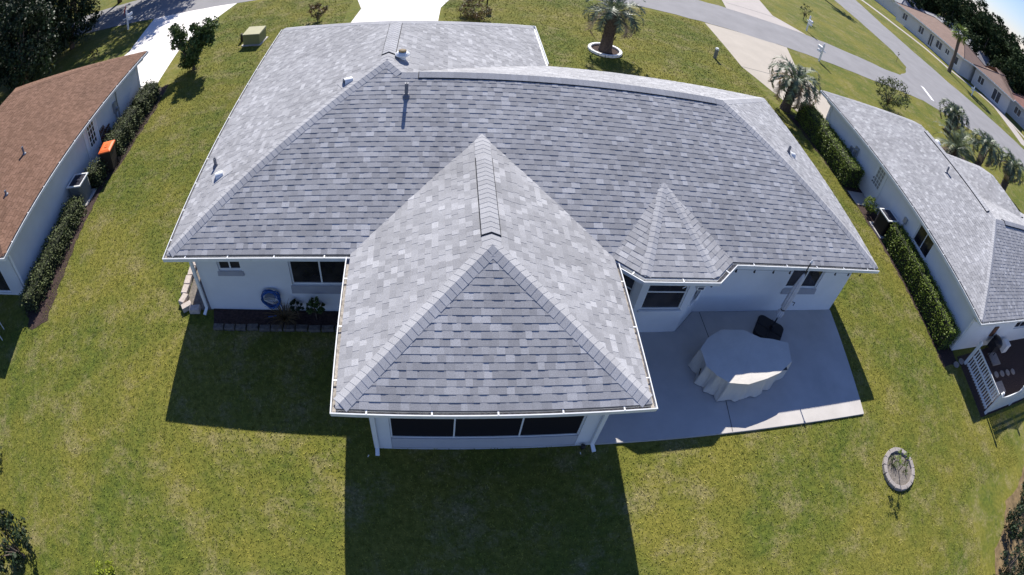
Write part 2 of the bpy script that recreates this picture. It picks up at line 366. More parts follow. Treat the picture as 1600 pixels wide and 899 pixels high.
def wall_panel(mb, p0, p1, z0, z1, holes=(), th=0.15, inward=1):
    """wall from p0 to p1 with rectangular holes (s0,s1,za,zb) along its length; thickness goes inward (left of travel * inward)"""
    p0, p1 = Vector((*p0, 0)), Vector((*p1, 0)); d = (p1-p0); L = d.length; d.normalize(); n = Vector((-d.y, d.x, 0))*inward
    xs = sorted({0, L, *[h[0] for h in holes], *[h[1] for h in holes]}); zs = sorted({z0, z1, *[h[2] for h in holes], *[h[3] for h in holes]})
    P = lambda s, z, t: tuple(p0+d*s+n*t+Vector((0, 0, z)))
    for i in range(len(xs)-1):
        for j in range(len(zs)-1):
            cx, cz = (xs[i]+xs[i+1])/2, (zs[j]+zs[j+1])/2
            if any(h[0] < cx < h[1] and h[2] < cz < h[3] for h in holes): continue
            mb.quad(P(xs[i], zs[j], 0), P(xs[i+1], zs[j], 0), P(xs[i+1], zs[j+1], 0), P(xs[i], zs[j+1], 0))
    for a, b, c, e in holes:
        mb.quad(P(a, c, 0), P(b, c, 0), P(b, c, th), P(a, c, th)); mb.quad(P(a, e, th), P(b, e, th), P(b, e, 0), P(a, e, 0))
        mb.quad(P(a, c, th), P(a, e, th), P(a, e, 0), P(a, c, 0)); mb.quad(P(b, c, 0), P(b, e, 0), P(b, e, th), P(b, c, th))
    return P
def window(parent, p0, p1, hole, th=0.14, inward=1, mull=(0.5,), trans=(), fm=None, pm=None, fw=0.045, name='window', sill=0.0, ledge=0.0):
    """a recessed frame with mullions in a wall hole, its pane a child"""
    p0, p1 = Vector((*p0, 0)), Vector((*p1, 0)); d = (p1-p0).normalized(); n = Vector((-d.y, d.x, 0))*inward
    a, b, c, e = hole; fr = MB()
    def bx(s0, s1, za, zb, t0, t1, m=fr):
        P = lambda s, z, t: tuple(p0+d*s+n*t+Vector((0, 0, z)))
        m.add([P(s0,za,t0),P(s1,za,t0),P(s1,zb,t0),P(s0,zb,t0),P(s0,za,t1),P(s1,za,t1),P(s1,zb,t1),P(s0,zb,t1)],
              [(0,1,2,3),(4,7,6,5),(0,4,5,1),(1,5,6,2),(2,6,7,3),(3,7,4,0)])
    t0, t1 = th-0.055, th-0.003
    bx(a+.002, b-.002, c+.002, c+fw, t0, t1); bx(a+.002, b-.002, e-fw, e-.002, t0, t1); bx(a+.002, a+fw, c+fw, e-fw, t0, t1); bx(b-fw, b-.002, c+fw, e-fw, t0, t1)
    for k in mull:
        x = a+(b-a)*k; bx(x-fw*.45, x+fw*.45, c+fw, e-fw, t0+.004, t1)
    for k in trans:
        z = c+(e-c)*k; bx(a+fw, b-fw, z-fw*.4, z+fw*.4, t0+.008, t1)
    o = fr.build(name, fm or M['white'], parent)
    pn = MB(); bx(a+fw*.6, b-fw*.6, c+fw*.6, e-fw*.6, t0+.022, t0+.03, pn); pn.build('pane', pm or M['glass'], o)
    if ledge:
        lm = MB(); P = lambda s, z, t: tuple(p0+d*s+n*t+Vector((0, 0, z))); zb = c-ledge
        lm.add([P(a-.04,zb,-.045),P(b+.04,zb,-.045),P(b+.04,c-.002,-.012),P(a-.04,c-.002,-.012),P(a-.04,zb,-.003),P(b+.04,zb,-.003),P(b+.04,c-.002,-.003),P(a-.04,c-.002,-.003)],[(0,1,2,3),(0,4,5,1),(1,5,6,2),(2,6,7,3),(3,7,4,0)]); lm.build('window_sill', M['ledge'], o)
    if sill:
        sl = MB(); P = lambda s, z, t: tuple(p0+d*s+n*t+Vector((0, 0, z)))
        sl.add([P(a-.03,c-.06,-.05),P(b+.03,c-.06,-.05),P(b+.03,c+.0,-.05),P(a-.03,c+.0,-.05),P(a-.03,c-.06,-.003),P(b+.03,c-.06,-.003),P(b+.03,c+.012,-.003),P(a-.03,c+.012,-.003)],
               [(0,1,2,3),(0,4,5,1),(1,5,6,2),(2,6,7,3),(3,7,4,0)]); sl.build('window_sill', M['stucco'], o)
    return o
def downspout(parent, pts, w=0.085, m=None):
    """rectangular pipe through the points"""
    g = MB(); P = [Vector(p) for p in pts]; vs = []
    for i, p in enumerate(P):
        d = (P[min(i+1, len(P)-1)]-P[max(i-1, 0)]).normalized()
        a = Vector((1, 0, 0)); a = (a-d*a.dot(d)).normalized(); b = d.cross(a)
        for x, y in ((-1,-1),(1,-1),(1,1),(-1,1)): vs.append(tuple(p+a*x*w/2+b*y*w*.36))
    n = len(P); fs = [(i*4+k, i*4+(k+1) % 4, i*4+4+(k+1) % 4, i*4+4+k) for i in range(n-1) for k in range(4)]+[(3,2,1,0), tuple(4*(n-1)+k for k in range(4))]
    g.add(vs, fs); return g.build('downspout', m or M['white'], parent)

# ------------------------------------------------------------------ THE SETTING: ground, roads, drives
g = MB(); S_ = 900
g.add([(-S_,-S_,0),(S_,-S_,0),(S_,S_,0),(-S_,S_,0)], [(0,1,2,3)]); struct(g.build('ground', M['ground']))
def ragged(pts, step=.8, amt=.07, seed=3):
    r_ = random.Random(seed); out = []
    for i in range(len(pts)):
        a, b = pts[i], pts[(i+1) % len(pts)]; L = math.hypot(b[0]-a[0], b[1]-a[1]); n = max(1, min(60, int(L/step)))
        for k in range(n):
            t = k/n; out.append((a[0]+(b[0]-a[0])*t+r_.uniform(-amt,amt), a[1]+(b[1]-a[1])*t+r_.uniform(-amt,amt)))
    return out
def sheet(name, pts, z, m, thick=0.0):
    b = MB(); n = len(pts); vs = [(x, y, z) for x, y in pts]; fs = [tuple(range(n))]
    if thick: vs += [(x, y, z-thick) for x, y in pts]; fs += [(i, n+i, n+(i+1) % n, (i+1) % n) for i in range(n)]
    b.add(vs, fs); return b.build(name, m)
near = [(-90, 25.9), (-24, 26.4), (-13.2, 25.1), (-5, 25.0), (5, 24.7), (18.6, 25.3), (27.3, 24.0), (37.7, 22.9), (45.3, 22.9), (49.7, 21.5), (57.2, 20.0), (61.7, 18.1), (80, 10), (130, -12)]
far_ = [(-90, 31.5), (-24, 31.5), (-9, 31.3), (5, 31.2), (18.6, 30.7), (24.9, 29.9), (34.2, 28.7), (39.2, 27.8), (43.6, 27.2), (46.0, 27.5), (48.3, 28.9), (50.6, 31.2), (51.9, 35), (52.5, 41.8), (53.5, 50), (55, 62), (58, 95)]
right_ = [(72, 95), (65, 62), (61.2, 48), (60.6, 40), (61.8, 33.5), (65.5, 28.2), (70, 23.6), (84, 15), (134, -7)]
struct(sheet('road', ragged(near+right_[::-1]+far_[::-1]), 0.012, M['asphalt']))
def cvt_strip(name, pts, w, z, m):
    b = MB(); n = len(pts); L = []; Rr = []
    for i, p in enumerate(pts):
        a = Vector((*pts[max(i-1, 0)], 0)); c = Vector((*pts[min(i+1, n-1)], 0)); d = (c-a).normalized(); nn = Vector((-d.y, d.x, 0))
        L.append(tuple(Vector((*p, z))+nn*w/2)); Rr.append(tuple(Vector((*p, z))-nn*w/2))
    b.add(L+Rr, [(i, n+i, n+i+1, i+1) for i in range(n-1)]); return b.build(name, m)
tag(cvt_strip('stop_line', [(49.2, 26.9), (48.2, 24.1)], 0.45, 0.020, M['paint']), 'white stop line painted across the street at the junction', 'road marking')
struct(sheet('driveway', [(1.5, 12.4), (1.95, 19.3), (2.2, 21.5), (1.3, 24.8), (7.6, 24.75), (6.55, 21.5), (6.45, 19.3), (6.6, 12.4)], 0.010, M['drive2']))
for y in (21.5, 17.5):
    struct(cvt_strip('driveway_joint', [(2.1, y), (6.5, y)], 0.03, 0.014, M['joint']))
struct(sheet('left_driveway', [(-8.6, 13.0), (-7.25, 13.3), (-7.9, 18.9), (-6.5, 25.05), (-13.2, 25.1), (-12.3, 19.6), (-14.0, 13.0)], 0.008, M['drive2']))
struct(sheet('right_driveway', [(23.2, 24.5), (22.9, 18.0), (23.6, 15.8), (25.0, 12.2), (29.5, 12.2), (28.4, 16.5), (28.2, 20), (29.6, 23.75), (27.3, 24.02)], 0.009, M['drive']))
struct(cvt_strip('right_driveway_joint', [(22.95, 18.0), (28.2, 17.8)], 0.05, 0.0125, M['joint']))
struct(sheet('far_driveway', [(27.2, 29.5), (28.3, 33.5), (29.2, 50), (36, 50), (33.6, 36), (32.6, 31.3), (34.6, 28.6)], 0.016, M['walk']))
struct(cvt_strip('far_driveway_joint', [(28.0, 31.2), (32.6, 30.9)], 0.06, 0.0205, M['joint']))
struct(cvt_strip('sidewalk', [(67.8, 62), (68.4, 52), (70.0, 46), (70.5, 41.5), (74.5, 37.0), (77.5, 32.8), (78.4, 28.5), (80, 22), (90, 12)], 1.3, 0.012, M['walk']))
struct(cvt_strip('far_driveway_strip', [(79.5, 38.5), (76.5, 32.5), (73, 24.5)], 3.0, 0.008, M['walk']))
# beds beside the houses
struct(sheet('mulch_bed', ragged([(-7.7, 13.2), (-6.55, 14.0), (-6.15, 11.6), (-6.1, 8.0), (-6.35, 5.6), (-6.1, 2.2), (-5.9, -0.1), (-6.6, -0.6), (-7.7, 0.6)], .25, .07), 0.006, M['mulch']))
struct(sheet('hedge_bed', ragged([(23.4, 13.2), (24.9, 13.2), (24.9, -2.2), (23.7, -2.2), (23.75, 4)], .25, .07), 0.006, M['mulch']))
struct(sheet('dirt_patch', ragged([(22.3, -12.6), (22.9, -10.9), (23.2, -9.8), (24.3, -9.3), (24.9, -8.3), (26.2, -8.2), (27.3, -7.5), (31, -7.6), (34, -12)], .25, .07), 0.006, M['dirt']))
struct(sheet('fence_yard', [(25.05, -1.9), (25.0, -4.7), (34, -4.7), (34, -1.4)], 0.006, M['mulch']))

# ================================================================== THE MAIN HOUSE
ZE, PT = 2.45, 0.4121
xB, xW, yG, D = 19.0838, 10.2138, 13.147, 9.3744
xp1, xp2, yp = 4.6706, 10.4343, -3.7407
xb, bw, ws, bd, hb = 11.9233, 1.6271, 0.9463, 0.5822, 0.7822
w_ = xW/2; xc = (xp1+xp2)/2; wp = (xp2-xp1)/2
IN = 0.045     # roof edge stands back from the gutter lip
house = thing('house', 'white house with gray hip roof, screened porch and bay in the middle', 'house', (0, 0, 0))
def hS(x, y): return (x, y, ZE+PT*y)
def hW(x, y): return (x, y, ZE+PT*x)
def hN(x, y): return (x, y, ZE+PT*(D-y))
def hE(x, y): return (x, y, ZE+PT*(xW-x))
def hEm(x, y): return (x, y, ZE+PT*(xB-x))
def hNw(x, y): return (x, y, ZE+PT*(yG-y))
rf = MB(); dk = MB()
def plane(fn, pts, ea, eb, seed, **k):
    P3 = [fn(*p) for p in pts]; shingle_plane(rf, P3, ea, eb, seed, **k)
    n = len(P3); vs = [(p[0], p[1], p[2]-0.006) for p in P3]+[(p[0], p[1], p[2]-0.05) for p in P3]
    dk.add(vs, [tuple(range(n)), tuple(range(2*n-1, n-1, -1))]+[(i, n+i, n+(i+1) % n, (i+1) % n) for i in range(n)])
e = IN
plane(hS, [(e,e),(xB-e,e),(xB-D/2,D/2),(D/2,D/2)], hS(e,e), hS(xB-e,e), 1)
plane(hS, [(D/2,D/2),(xW-D/2,D/2),(w_,w_)], hS(e,D/2), hS(xB,D/2), 2)
plane(hW, [(e,e),(w_,w_),(w_,yG-w_),(e,yG-e)], hW(e,yG-e), hW(e,e), 3, wmin=0.12, wmax=0.21)
plane(hE, [(w_,w_),(xW-D/2,D/2),(xW-e,D-e),(xW-e,yG-e),(w_,yG-w_)], hE(xW-e,0), hE(xW-e,yG), 4)
plane(hNw, [(e,yG-e),(w_,yG-w_),(xW-e,yG-e)], hNw(xW,yG-e), hNw(0,yG-e), 5)
plane(hN, [(xW-D/2,D/2),(xB-D/2,D/2),(xB-e,D-e),(xW-e,D-e)], hN(xB,D-e), hN(xW,D-e), 6)
plane(hEm, [(xB-e,e),(xB-e,D-e),(xB-D/2,D/2)], hEm(xB-e,0), hEm(xB-e,D), 7)
pW = lambda x, y: (x, y, ZE+PT*(x-xp1)); pE = lambda x, y: (x, y, ZE+PT*(xp2-x)); pF = lambda x, y: (x, y, ZE+PT*(y-yp))
plane(pW, [(xp1+e,yp+e),(xc,yp+wp),(xc,wp+.02),(xp1+e,e)], pW(xp1+e,0), pW(xp1+e,yp), 8, wmin=0.12, wmax=0.21)
plane(pE, [(xp2-e,yp+e),(xp2-e,e),(xc,wp+.02),(xc,yp+wp)], pE(xp2-e,yp), pE(xp2-e,0), 9, wmin=0.12, wmax=0.21)
plane(pF, [(xp1+e,yp+e),(xp2-e,yp+e),(xc,yp+wp)], pF(xp1,yp+e), pF(xp2,yp+e), 10)
pk = Vector((xb, hb/PT, ZE+hb)); sB = ZE+PT*0+0.0
bl0, bl1 = Vector((xb-bw, 0.0, ZE)), Vector((xb-ws, -bd, ZE)); br1, br0 = Vector((xb+ws, -bd, ZE)), Vector((xb+bw, 0.0, ZE))
def inset(a, b, k=0.045):
    d = (b-a).normalized(); n = Vector((-d.y, d.x, 0)); return n*k
def tri(a, b, c, seed):
    n = inset(a, b); sl = (c-a)
    k = 0.03
    a2, b2 = a+(c-a)*k, b+(c-b)*k
    P3 = [a2, b2, c]; shingle_plane(rf, [tuple(p) for p in P3], tuple(a2), tuple(b2), seed, wmin=0.12, wmax=0.26)
    vs = [tuple(p-Vector((0,0,.006))) for p in P3]+[tuple(p-Vector((0,0,.05))) for p in P3]
    dk.add(vs, [(0,1,2),(5,4,3),(0,3,4,1),(1,4,5,2),(2,5,3,0)])
tri(bl0, bl1, pk, 11); tri(bl1, br1, pk, 12); tri(br1, br0, pk, 13)
roof = rf.build('roof', M['shingle'], house); dk.build('roof_deck', M['felt'], roof)
# caps on hips and ridges
HK = PT/math.sqrt(2)
cap_row(hW(.12,.12), hW(w_,w_), HK, M['cap'], roof)
cap_row((xW-D/2, D/2, ZE+PT*D/2), (w_, w_, ZE+PT*w_), HK, M['cap'], roof)
cap_row(hEm(xB-.12,.12), hEm(xB-D/2,D/2), HK, M['cap'], roof)
cap_row(hEm(xB-.12,D-.12), hEm(xB-D/2,D/2), HK, M['cap'], roof)
cap_row(hW(.12,yG-.12), hW(w_,yG-w_), HK, M['cap'], roof); cap_row(hE(xW-.12,yG-.12), hE(w_,yG-w_), HK, M['cap'], roof)
cap_row((w_,w_+.05,ZE+PT*w_), (w_,w_+.45,ZE+PT*w_), PT, M['cap'], roof)
cap_row((xW-D/2,D/2,ZE+PT*D/2), (5.98,D/2,ZE+PT*D/2), PT, M['cap'], roof); cap_row((14.13,D/2,ZE+PT*D/2), (xB-D/2,D/2,ZE+PT*D/2), PT, M['cap'], roof)
cap_row(pW(xp1+.12,yp+.12), pW(xc,yp+wp), HK, M['cap'], roof); cap_row(pE(xp2-.12,yp+.12), pE(xc,yp+wp), HK, M['cap'], roof)
cap_row((xc,yp+wp,ZE+PT*wp), (xc,-.53,ZE+PT*wp), PT, M['cap'], roof); cap_row((xc,1.99,ZE+PT*wp), (xc,wp+.05,ZE+PT*wp), PT, M['cap'], roof)
cap_row(tuple(bl1+(pk-bl1)*.04), tuple(pk), .14, M['cap'], roof, half=.12); cap_row(tuple(br1+(pk-br1)*.04), tuple(pk), .14, M['cap'], roof, half=.12)
def ridge_vent(a, b, parent, m, half=.18, h=.035, drop=PT):
    bk = MB(); a, b = Vector(a), Vector(b); d = (b-a).normalized(); s = Vector((d.y, -d.x, 0)); hw = half+.016
    P = lambda t, o, z: tuple(a+d*t+s*o+Vector((0, 0, -abs(o)*drop+z)))
    L = (b-a).length; vs = []
    for t in (-.02, L+.02):
        vs += [P(t,hw,-.01),P(t,hw,h*.75),P(t,0,h),P(t,-hw,h*.75),P(t,-hw,-.01)]
    bk.add(vs, [(0,5,6,1),(1,6,7,2),(2,7,8,3),(3,8,9,4),(0,1,2,3,4),(9,8,7,6,5)])
    o = bk.build('ridge_vent', M['black'], parent)
    c = MB(); cap_line(c, tuple(a), tuple(b), drop, half=half, lift=h); c.build('vent_cap', m, o) if parent.parent is None else c.build('ridge_cap', m, parent)
    return o
ridge_vent((xc,-.53,ZE+PT*wp), (xc,1.99,ZE+PT*wp), roof, M['cap'])
ridge_vent((5.98,D/2,ZE+PT*D/2), (14.13,D/2,ZE+PT*D/2), roof, M['cap'], h=.028)
ridge_vent((w_,w_+.5,ZE+PT*w_), (w_,yG-w_-.03,ZE+PT*w_), roof, M['cap'])
# gutters: back of the house, porch, bay, the long left side
gutter(house, [(0.03,yG-.02,ZE-.005),(0.03,0.03,ZE-.005),(xp1+.02,0.03,ZE-.005)], side=-1, silt=True) if False else None
G1 = ZE+0.0
gutter(house, [(.03,yG-.05,G1),(.03,.03,G1),(xp1+.05,.03,G1)], side=1)
gutter(house, [(xp1+.03,-.02,G1),(xp1+.03,yp+.03,G1),(xp2-.03,yp+.03,G1),(xp2-.03,-.02,G1)], side=1)
gutter(house, [tuple(bl0+(bl1-bl0)*.35+Vector((0,.02,0))),(bl1.x,bl1.y+.02,G1),(br1.x,br1.y+.02,G1),(br0.x+.02,.03,G1),(xB-.03,.03,G1)], side=1)
fa = MB()
FAS = [(-.052,-.005),(-.052,-.17),(-.075,-.17),(-.075,-.005)]
sweep(fa, [(0,0,ZE),(xB,0,ZE),(xB,D,ZE),(xW,D,ZE),(xW,yG,ZE),(0,yG,ZE)], FAS, closed=True, side=1)
sweep(fa, [(xp1,-.06,ZE),(xp1,yp,ZE),(xp2,yp,ZE),(xp2,-.06,ZE)], FAS, side=1)
sweep(fa, [tuple(bl0),tuple(bl1),tuple(br1),tuple(br0)], FAS, side=1)
# drip edge on the right and front eaves, where there is no gutter
sweep(fa, [(xB,.1,ZE),(xB,D,ZE),(xW+.02,D,ZE)], [(-.05,.0),(-.05,-.05),(-.015,-.05),(-.015,.012),(-.05,.012)], side=1)
sweep(fa, [(xW,D+.2,ZE),(xW,yG,ZE),(.1,yG,ZE)], GUT, side=1)
fa.build('fascia', M['white'], house)
so = MB(); zS = ZE-.172
so.add([(.06,.06,zS),(xB-.06,.06,zS),(xB-.06,D-.06,zS),(xW-.06,D-.06,zS),(xW-.06,yG-.06,zS),(.06,yG-.06,zS)], [(5,4,3,2,1,0)])
so.add([(xp1+.06,.055,zS+.001),(xp1+.06,yp+.06,zS+.001),(xp2-.06,yp+.06,zS+.001),(xp2-.06,.055,zS+.001)], [(3,2,1,0)])
so.add([(bl0.x+.06,.055,zS+.001),(bl1.x+.04,-bd+.06,zS+.001),(br1.x-.04,-bd+.06,zS+.001),(br0.x-.06,.055,zS+.001)], [(3,2,1,0)])
so.build('soffit', M['soffit'], house)
# walls
o_ = .53; zT = zS-.002
wl = MB()
holes_back1 = [(1.16-o_, 1.82-o_, 1.44, 1.98), (3.08-o_, 4.60-o_, 0.95, 2.0)]
wall_panel(wl, (o_,o_), (5.2,o_), 0, zT, holes_back1)
hp = [(.38, 4.28, .44, 2.05)]
wall_panel(wl, (5.2,-3.21), (9.9,-3.21), 0, zT, [(.38, 4.28, .01, 2.05)])
wall_panel(wl, (5.2,o_), (5.2,-3.21), 0, zT, [(.5,3.3,.44,2.05)]); wall_panel(wl, (9.9,-3.21), (9.9,o_), 0, zT, [(.5,3.3,.44,2.05)])
wall_panel(wl, (9.9,o_), (10.5,o_), 0, zT)
B0, B1, B2, B3 = (10.5,o_), (11.22,-.14), (12.63,-.14), (13.35,o_)
wall_panel(wl, B0, B1, 0, zT, [(.18,.80,.90,2.0)]); wall_panel(wl, B1, B2, 0, zT, [(.16,1.25,.93,2.02)]); wall_panel(wl, B2, B3, 0, zT, [(.25,.73,.95,2.0)])
wall_panel(wl, B3, (xB-.5,o_), 0, zT, [(16.10-13.35,17.38-13.35,1.02,2.0)])
wall_panel(wl, (xB-.5,o_), (xB-.5,D-o_), 0, zT); wall_panel(wl, (xB-.5,D-o_), (xW-o_,D-o_), 0, zT)
wall_panel(wl, (xW-o_,D-o_), (xW-o_,yG-o_), 0, zT); wall_panel(wl, (xW-o_,yG-o_), (o_,yG-o_), 0, zT); wall_panel(wl, (o_,yG-o_), (o_,o_), 0, zT, [(4.0,4.9,1.0,1.9),(9,10.2,1.0,1.9)])
wl.build('wall', M['stucco'], house)
window(house, (o_,o_), (5.2,o_), holes_back1[0], th=.10, ledge=.13)
wn = window(house, (o_,o_), (5.2,o_), holes_back1[1], th=.10, ledge=.24)
cu = MB(); cu.box(3.2,3.42,.6,.604,.9,1.9); 
kw = MB(); kw.box(5.585,9.475,-3.19,-3.14,.02,.438); kw.build('knee_panel', M['knee'], house)
sc = window(house, (5.2,-3.21), (9.9,-3.21), hp[0], th=.10, mull=(.332,.676), pm=M['screen'], fw=.035, name='screen_panel')
window(house, (5.2,o_), (5.2,-3.21), (.5,3.3,.44,2.05), th=.10, pm=M['screen'], name='screen_panel')
window(house, (9.9,-3.21), (9.9,o_), (.5,3.3,.44,2.05), th=.10, pm=M['screen'], name='screen_panel')
window(house, B0, B1, (.18,.80,.90,2.0), mull=(), trans=(.5,), th=.08, sill=1)
window(house, B1, B2, (.16,1.25,.93,2.02), mull=(), trans=(.56,), th=.08, sill=1)
window(house, B2, B3, (.25,.73,.95,2.0), mull=(), trans=(.5,), th=.08, sill=1)
window(house, B3, (xB-.5,o_), (16.10-13.35,17.38-13.35,1.02,2.0), th=.10, ledge=.20)
for h in ((4.0,4.9,1.0,1.9),(9,10.2,1.0,1.9)): window(house, (o_,yG-o_), (o_,o_), h, th=.13)
pf = MB(); pf.box(5.21,9.89,-3.2,.52,-.02,.05); pf.build('porch_floor', M['concrete'], house)
gd = MB(); gd.box(1.8,6.6,yG-o_+.002,yG-o_+.03,.05,2.1); gd.build('garage_door', M['white'], house)
# downspouts
downspout(house, [(.12,.12,ZE-.10),(.12,.15,ZE-.2),(.46,.44,ZE-.42),(.46,.44,.18),(.40,.28,.06)])
downspout(house, [(xp1+.32,yp+.08,ZE-.10),(xp1+.34,yp+.1,ZE-.2),(5.27,-3.26,ZE-.45),(5.27,-3.26,.16),(5.27,-3.42,.06)])
downspout(house, [(xp2-.34,yp+.08,ZE-.10),(xp2-.36,yp+.1,ZE-.2),(9.84,-3.26,ZE-.45),(9.84,-3.26,.16),(9.88,-3.42,.06)])
downspout(house, [(br0.x-.15,-.05,ZE-.10),(br0.x-.15,-.02,ZE-.25),(13.3,.42,ZE-.6),(13.3,.42,1.35),(13.02,.15,.95)], w=.06)
# things standing on the roof are its parts
def hood(fn, x, y, ang, s=1.0, m=None):
    b = MB(); z = fn(x, y)[2]; ca, sa = math.cos(ang), math.sin(ang); n = 10; vs = []
    for t in (0, .22*s):
        for k in range(n+1):
            a = math.pi*k/n; lx = .135*s*math.cos(a); lz = .17*s*math.sin(a)*(1 if t == 0 else .55)
            px, py = x+lx*-sa+t*ca, y+lx*ca+t*sa
            vs.append((px, py, fn(px, py)[2]+max(lz, 0)+.01))
    m1 = n+1; fs = [(k, k+1, m1+k+1, m1+k) for k in range(n)]+[tuple(range(m1, 2*m1))]
    b.add(vs, fs); o = b.build('vent_hood', m or M['white'], roof)
    f = MB(); cs = []
    for a_, b_ in ((-.12,-.24),(.5,-.24),(.5,.24),(-.12,.24)):
        px, py = x+a_*ca*s-b_*sa*s, y+a_*sa*s+b_*ca*s; cs.append((px, py, fn(px, py)[2]+.017))
    f.add(cs+[(c[0],c[1],c[2]-.01) for c in cs], [(0,1,2,3),(0,4,5,1),(1,5,6,2),(2,6,7,3),(3,7,4,0)]); f.build('flashing', M['cap'], roof); k2 = MB(); k2.add([vs[q] for q in range(n+1)], [tuple(range(n+1))]); k2.v = [(v_[0]+.03*ca, v_[1]+.03*sa, v_[2]-.012) for v_ in k2.v]; k2.build('dark_mouth_face', M['black'], roof)  # black face colour stands in for the shaded hollow of the hood
hood(hW, 4.02, 4.62, R(25)); hood(hW, .80, 2.45, R(25)); hood(hEm, 17.25, 4.04, R(170), .8)
def pipe(fn, x, y, r=.045, h=.32, m=None, root=None):
    z = fn(x, y)[2]; b = MB(); b.lathe((x,y,z-.03), [(r*1.0,0),(r,h),(r*.75,h),(r*.75,h-.04)], 10); b.lathe((x,y,z-.02), [(r*2.1,0),(r*2.1,.03),(r*1.25,.08),(r*1.2,.1)], 12)
    b.build('vent_pipe', m or M['lead'], root or roof)
pipe(hS, 5.70, 3.95, h=.42); pipe(hW, .55, 3.15, h=.30); pipe(hEm, 16.95, 4.05, h=.28)
tb = MB(); x, y = 5.48, 5.55; z = hE(x, y)[2]; tb.lathe((x,y,z-.05), [(.10,0),(.10,.16),(.20,.17),(.20,.20),(.15,.25),(.06,.28),(.0,.285)], 18)
tb.build('round_vent', M['gutter'], roof)
t2 = MB(); t2.lathe((x,y,z+.2), [(.11,.028),(.11,.052),(.07,.075),(.0,.08)], 12); t2.build('vent_cap', M['straw'], roof)
# floodlight under the bay eave, service box at the right corner
fl = MB(); fl.box(12.36,12.56,-.60,-.47,ZE-.29,ZE-.175); fo = fl.build('floodlight', M['white'], house)
f2 = MB(); f2.box(12.385,12.535,-.585,-.485,ZE-.172,ZE-.17) ; f2.box(12.385,12.535,-.602,-.6001,ZE-.27,ZE-.19); f2.build('lens', M['farglass'], fo)
f3 = MB(); f3.tube([(12.3,-.5,ZE-.2),(12.1,-.53,ZE-.24),(12.0,-.56,ZE-.27)], .012); f3.build('sensor', M['white'], fo)

# patio
pp_ = [(9.905,-3.22),(15.2,-3.30),(18.24,-3.38),(18.62,.52),(13.36,.52),(12.64,-.145),(11.21,-.145),(10.49,.52),(9.905,.52)]
struct(sheet('patio', pp_, .055, M['concrete'], .09))
for a, b in (((13.58,.5),(13.62,-.9)),((13.62,-.9),(13.46,-3.25))): struct(cvt_strip('patio_joint', [a, b], .022, .059, M['joint']))
struct(sheet('flower_bed', [(.62,.52),(5.19,.52),(5.19,.04),(.75,-.02)], .03, M['mulch'], .05))
struct(sheet('side_bed', [(-.35,2.6),(.52,2.6),(.52,.5),(.05,.47),(-.33,.62)], .03, M['soil'], .05))

# ================================================================== VEGETATION BUILDERS
def leaf_quads(C, size, n_each, spread, aspect=.55, up=0.3, seed=0):
    """C (k,3) clump centres, spread (k,) radius -> (N,4,3) leaf quads scattered on and in each clump"""
    g = np.random.default_rng(seed); k = len(C); N = k*n_each
    c = np.repeat(C, n_each, 0); sp = np.repeat(spread, n_each)[:, None]
    d = g.normal(size=(N, 3)); d /= np.linalg.norm(d, axis=1)[:, None]
    p = c+d*sp*(g.random((N, 1))**.45)
    nrm = d*.7+g.normal(size=(N, 3))*.55+np.array([0, 0, up]); nrm /= np.linalg.norm(nrm, axis=1)[:, None]
    a = np.cross(nrm, g.normal(size=(N, 3))); a /= np.linalg.norm(a, axis=1)[:, None]; b = np.cross(nrm, a)
    s = size*(.6+.8*g.random((N, 1)))
    return np.stack([p-a*s*.5, p+b*s*aspect*.5, p+a*s*.5, p-b*s*aspect*.5], 1)
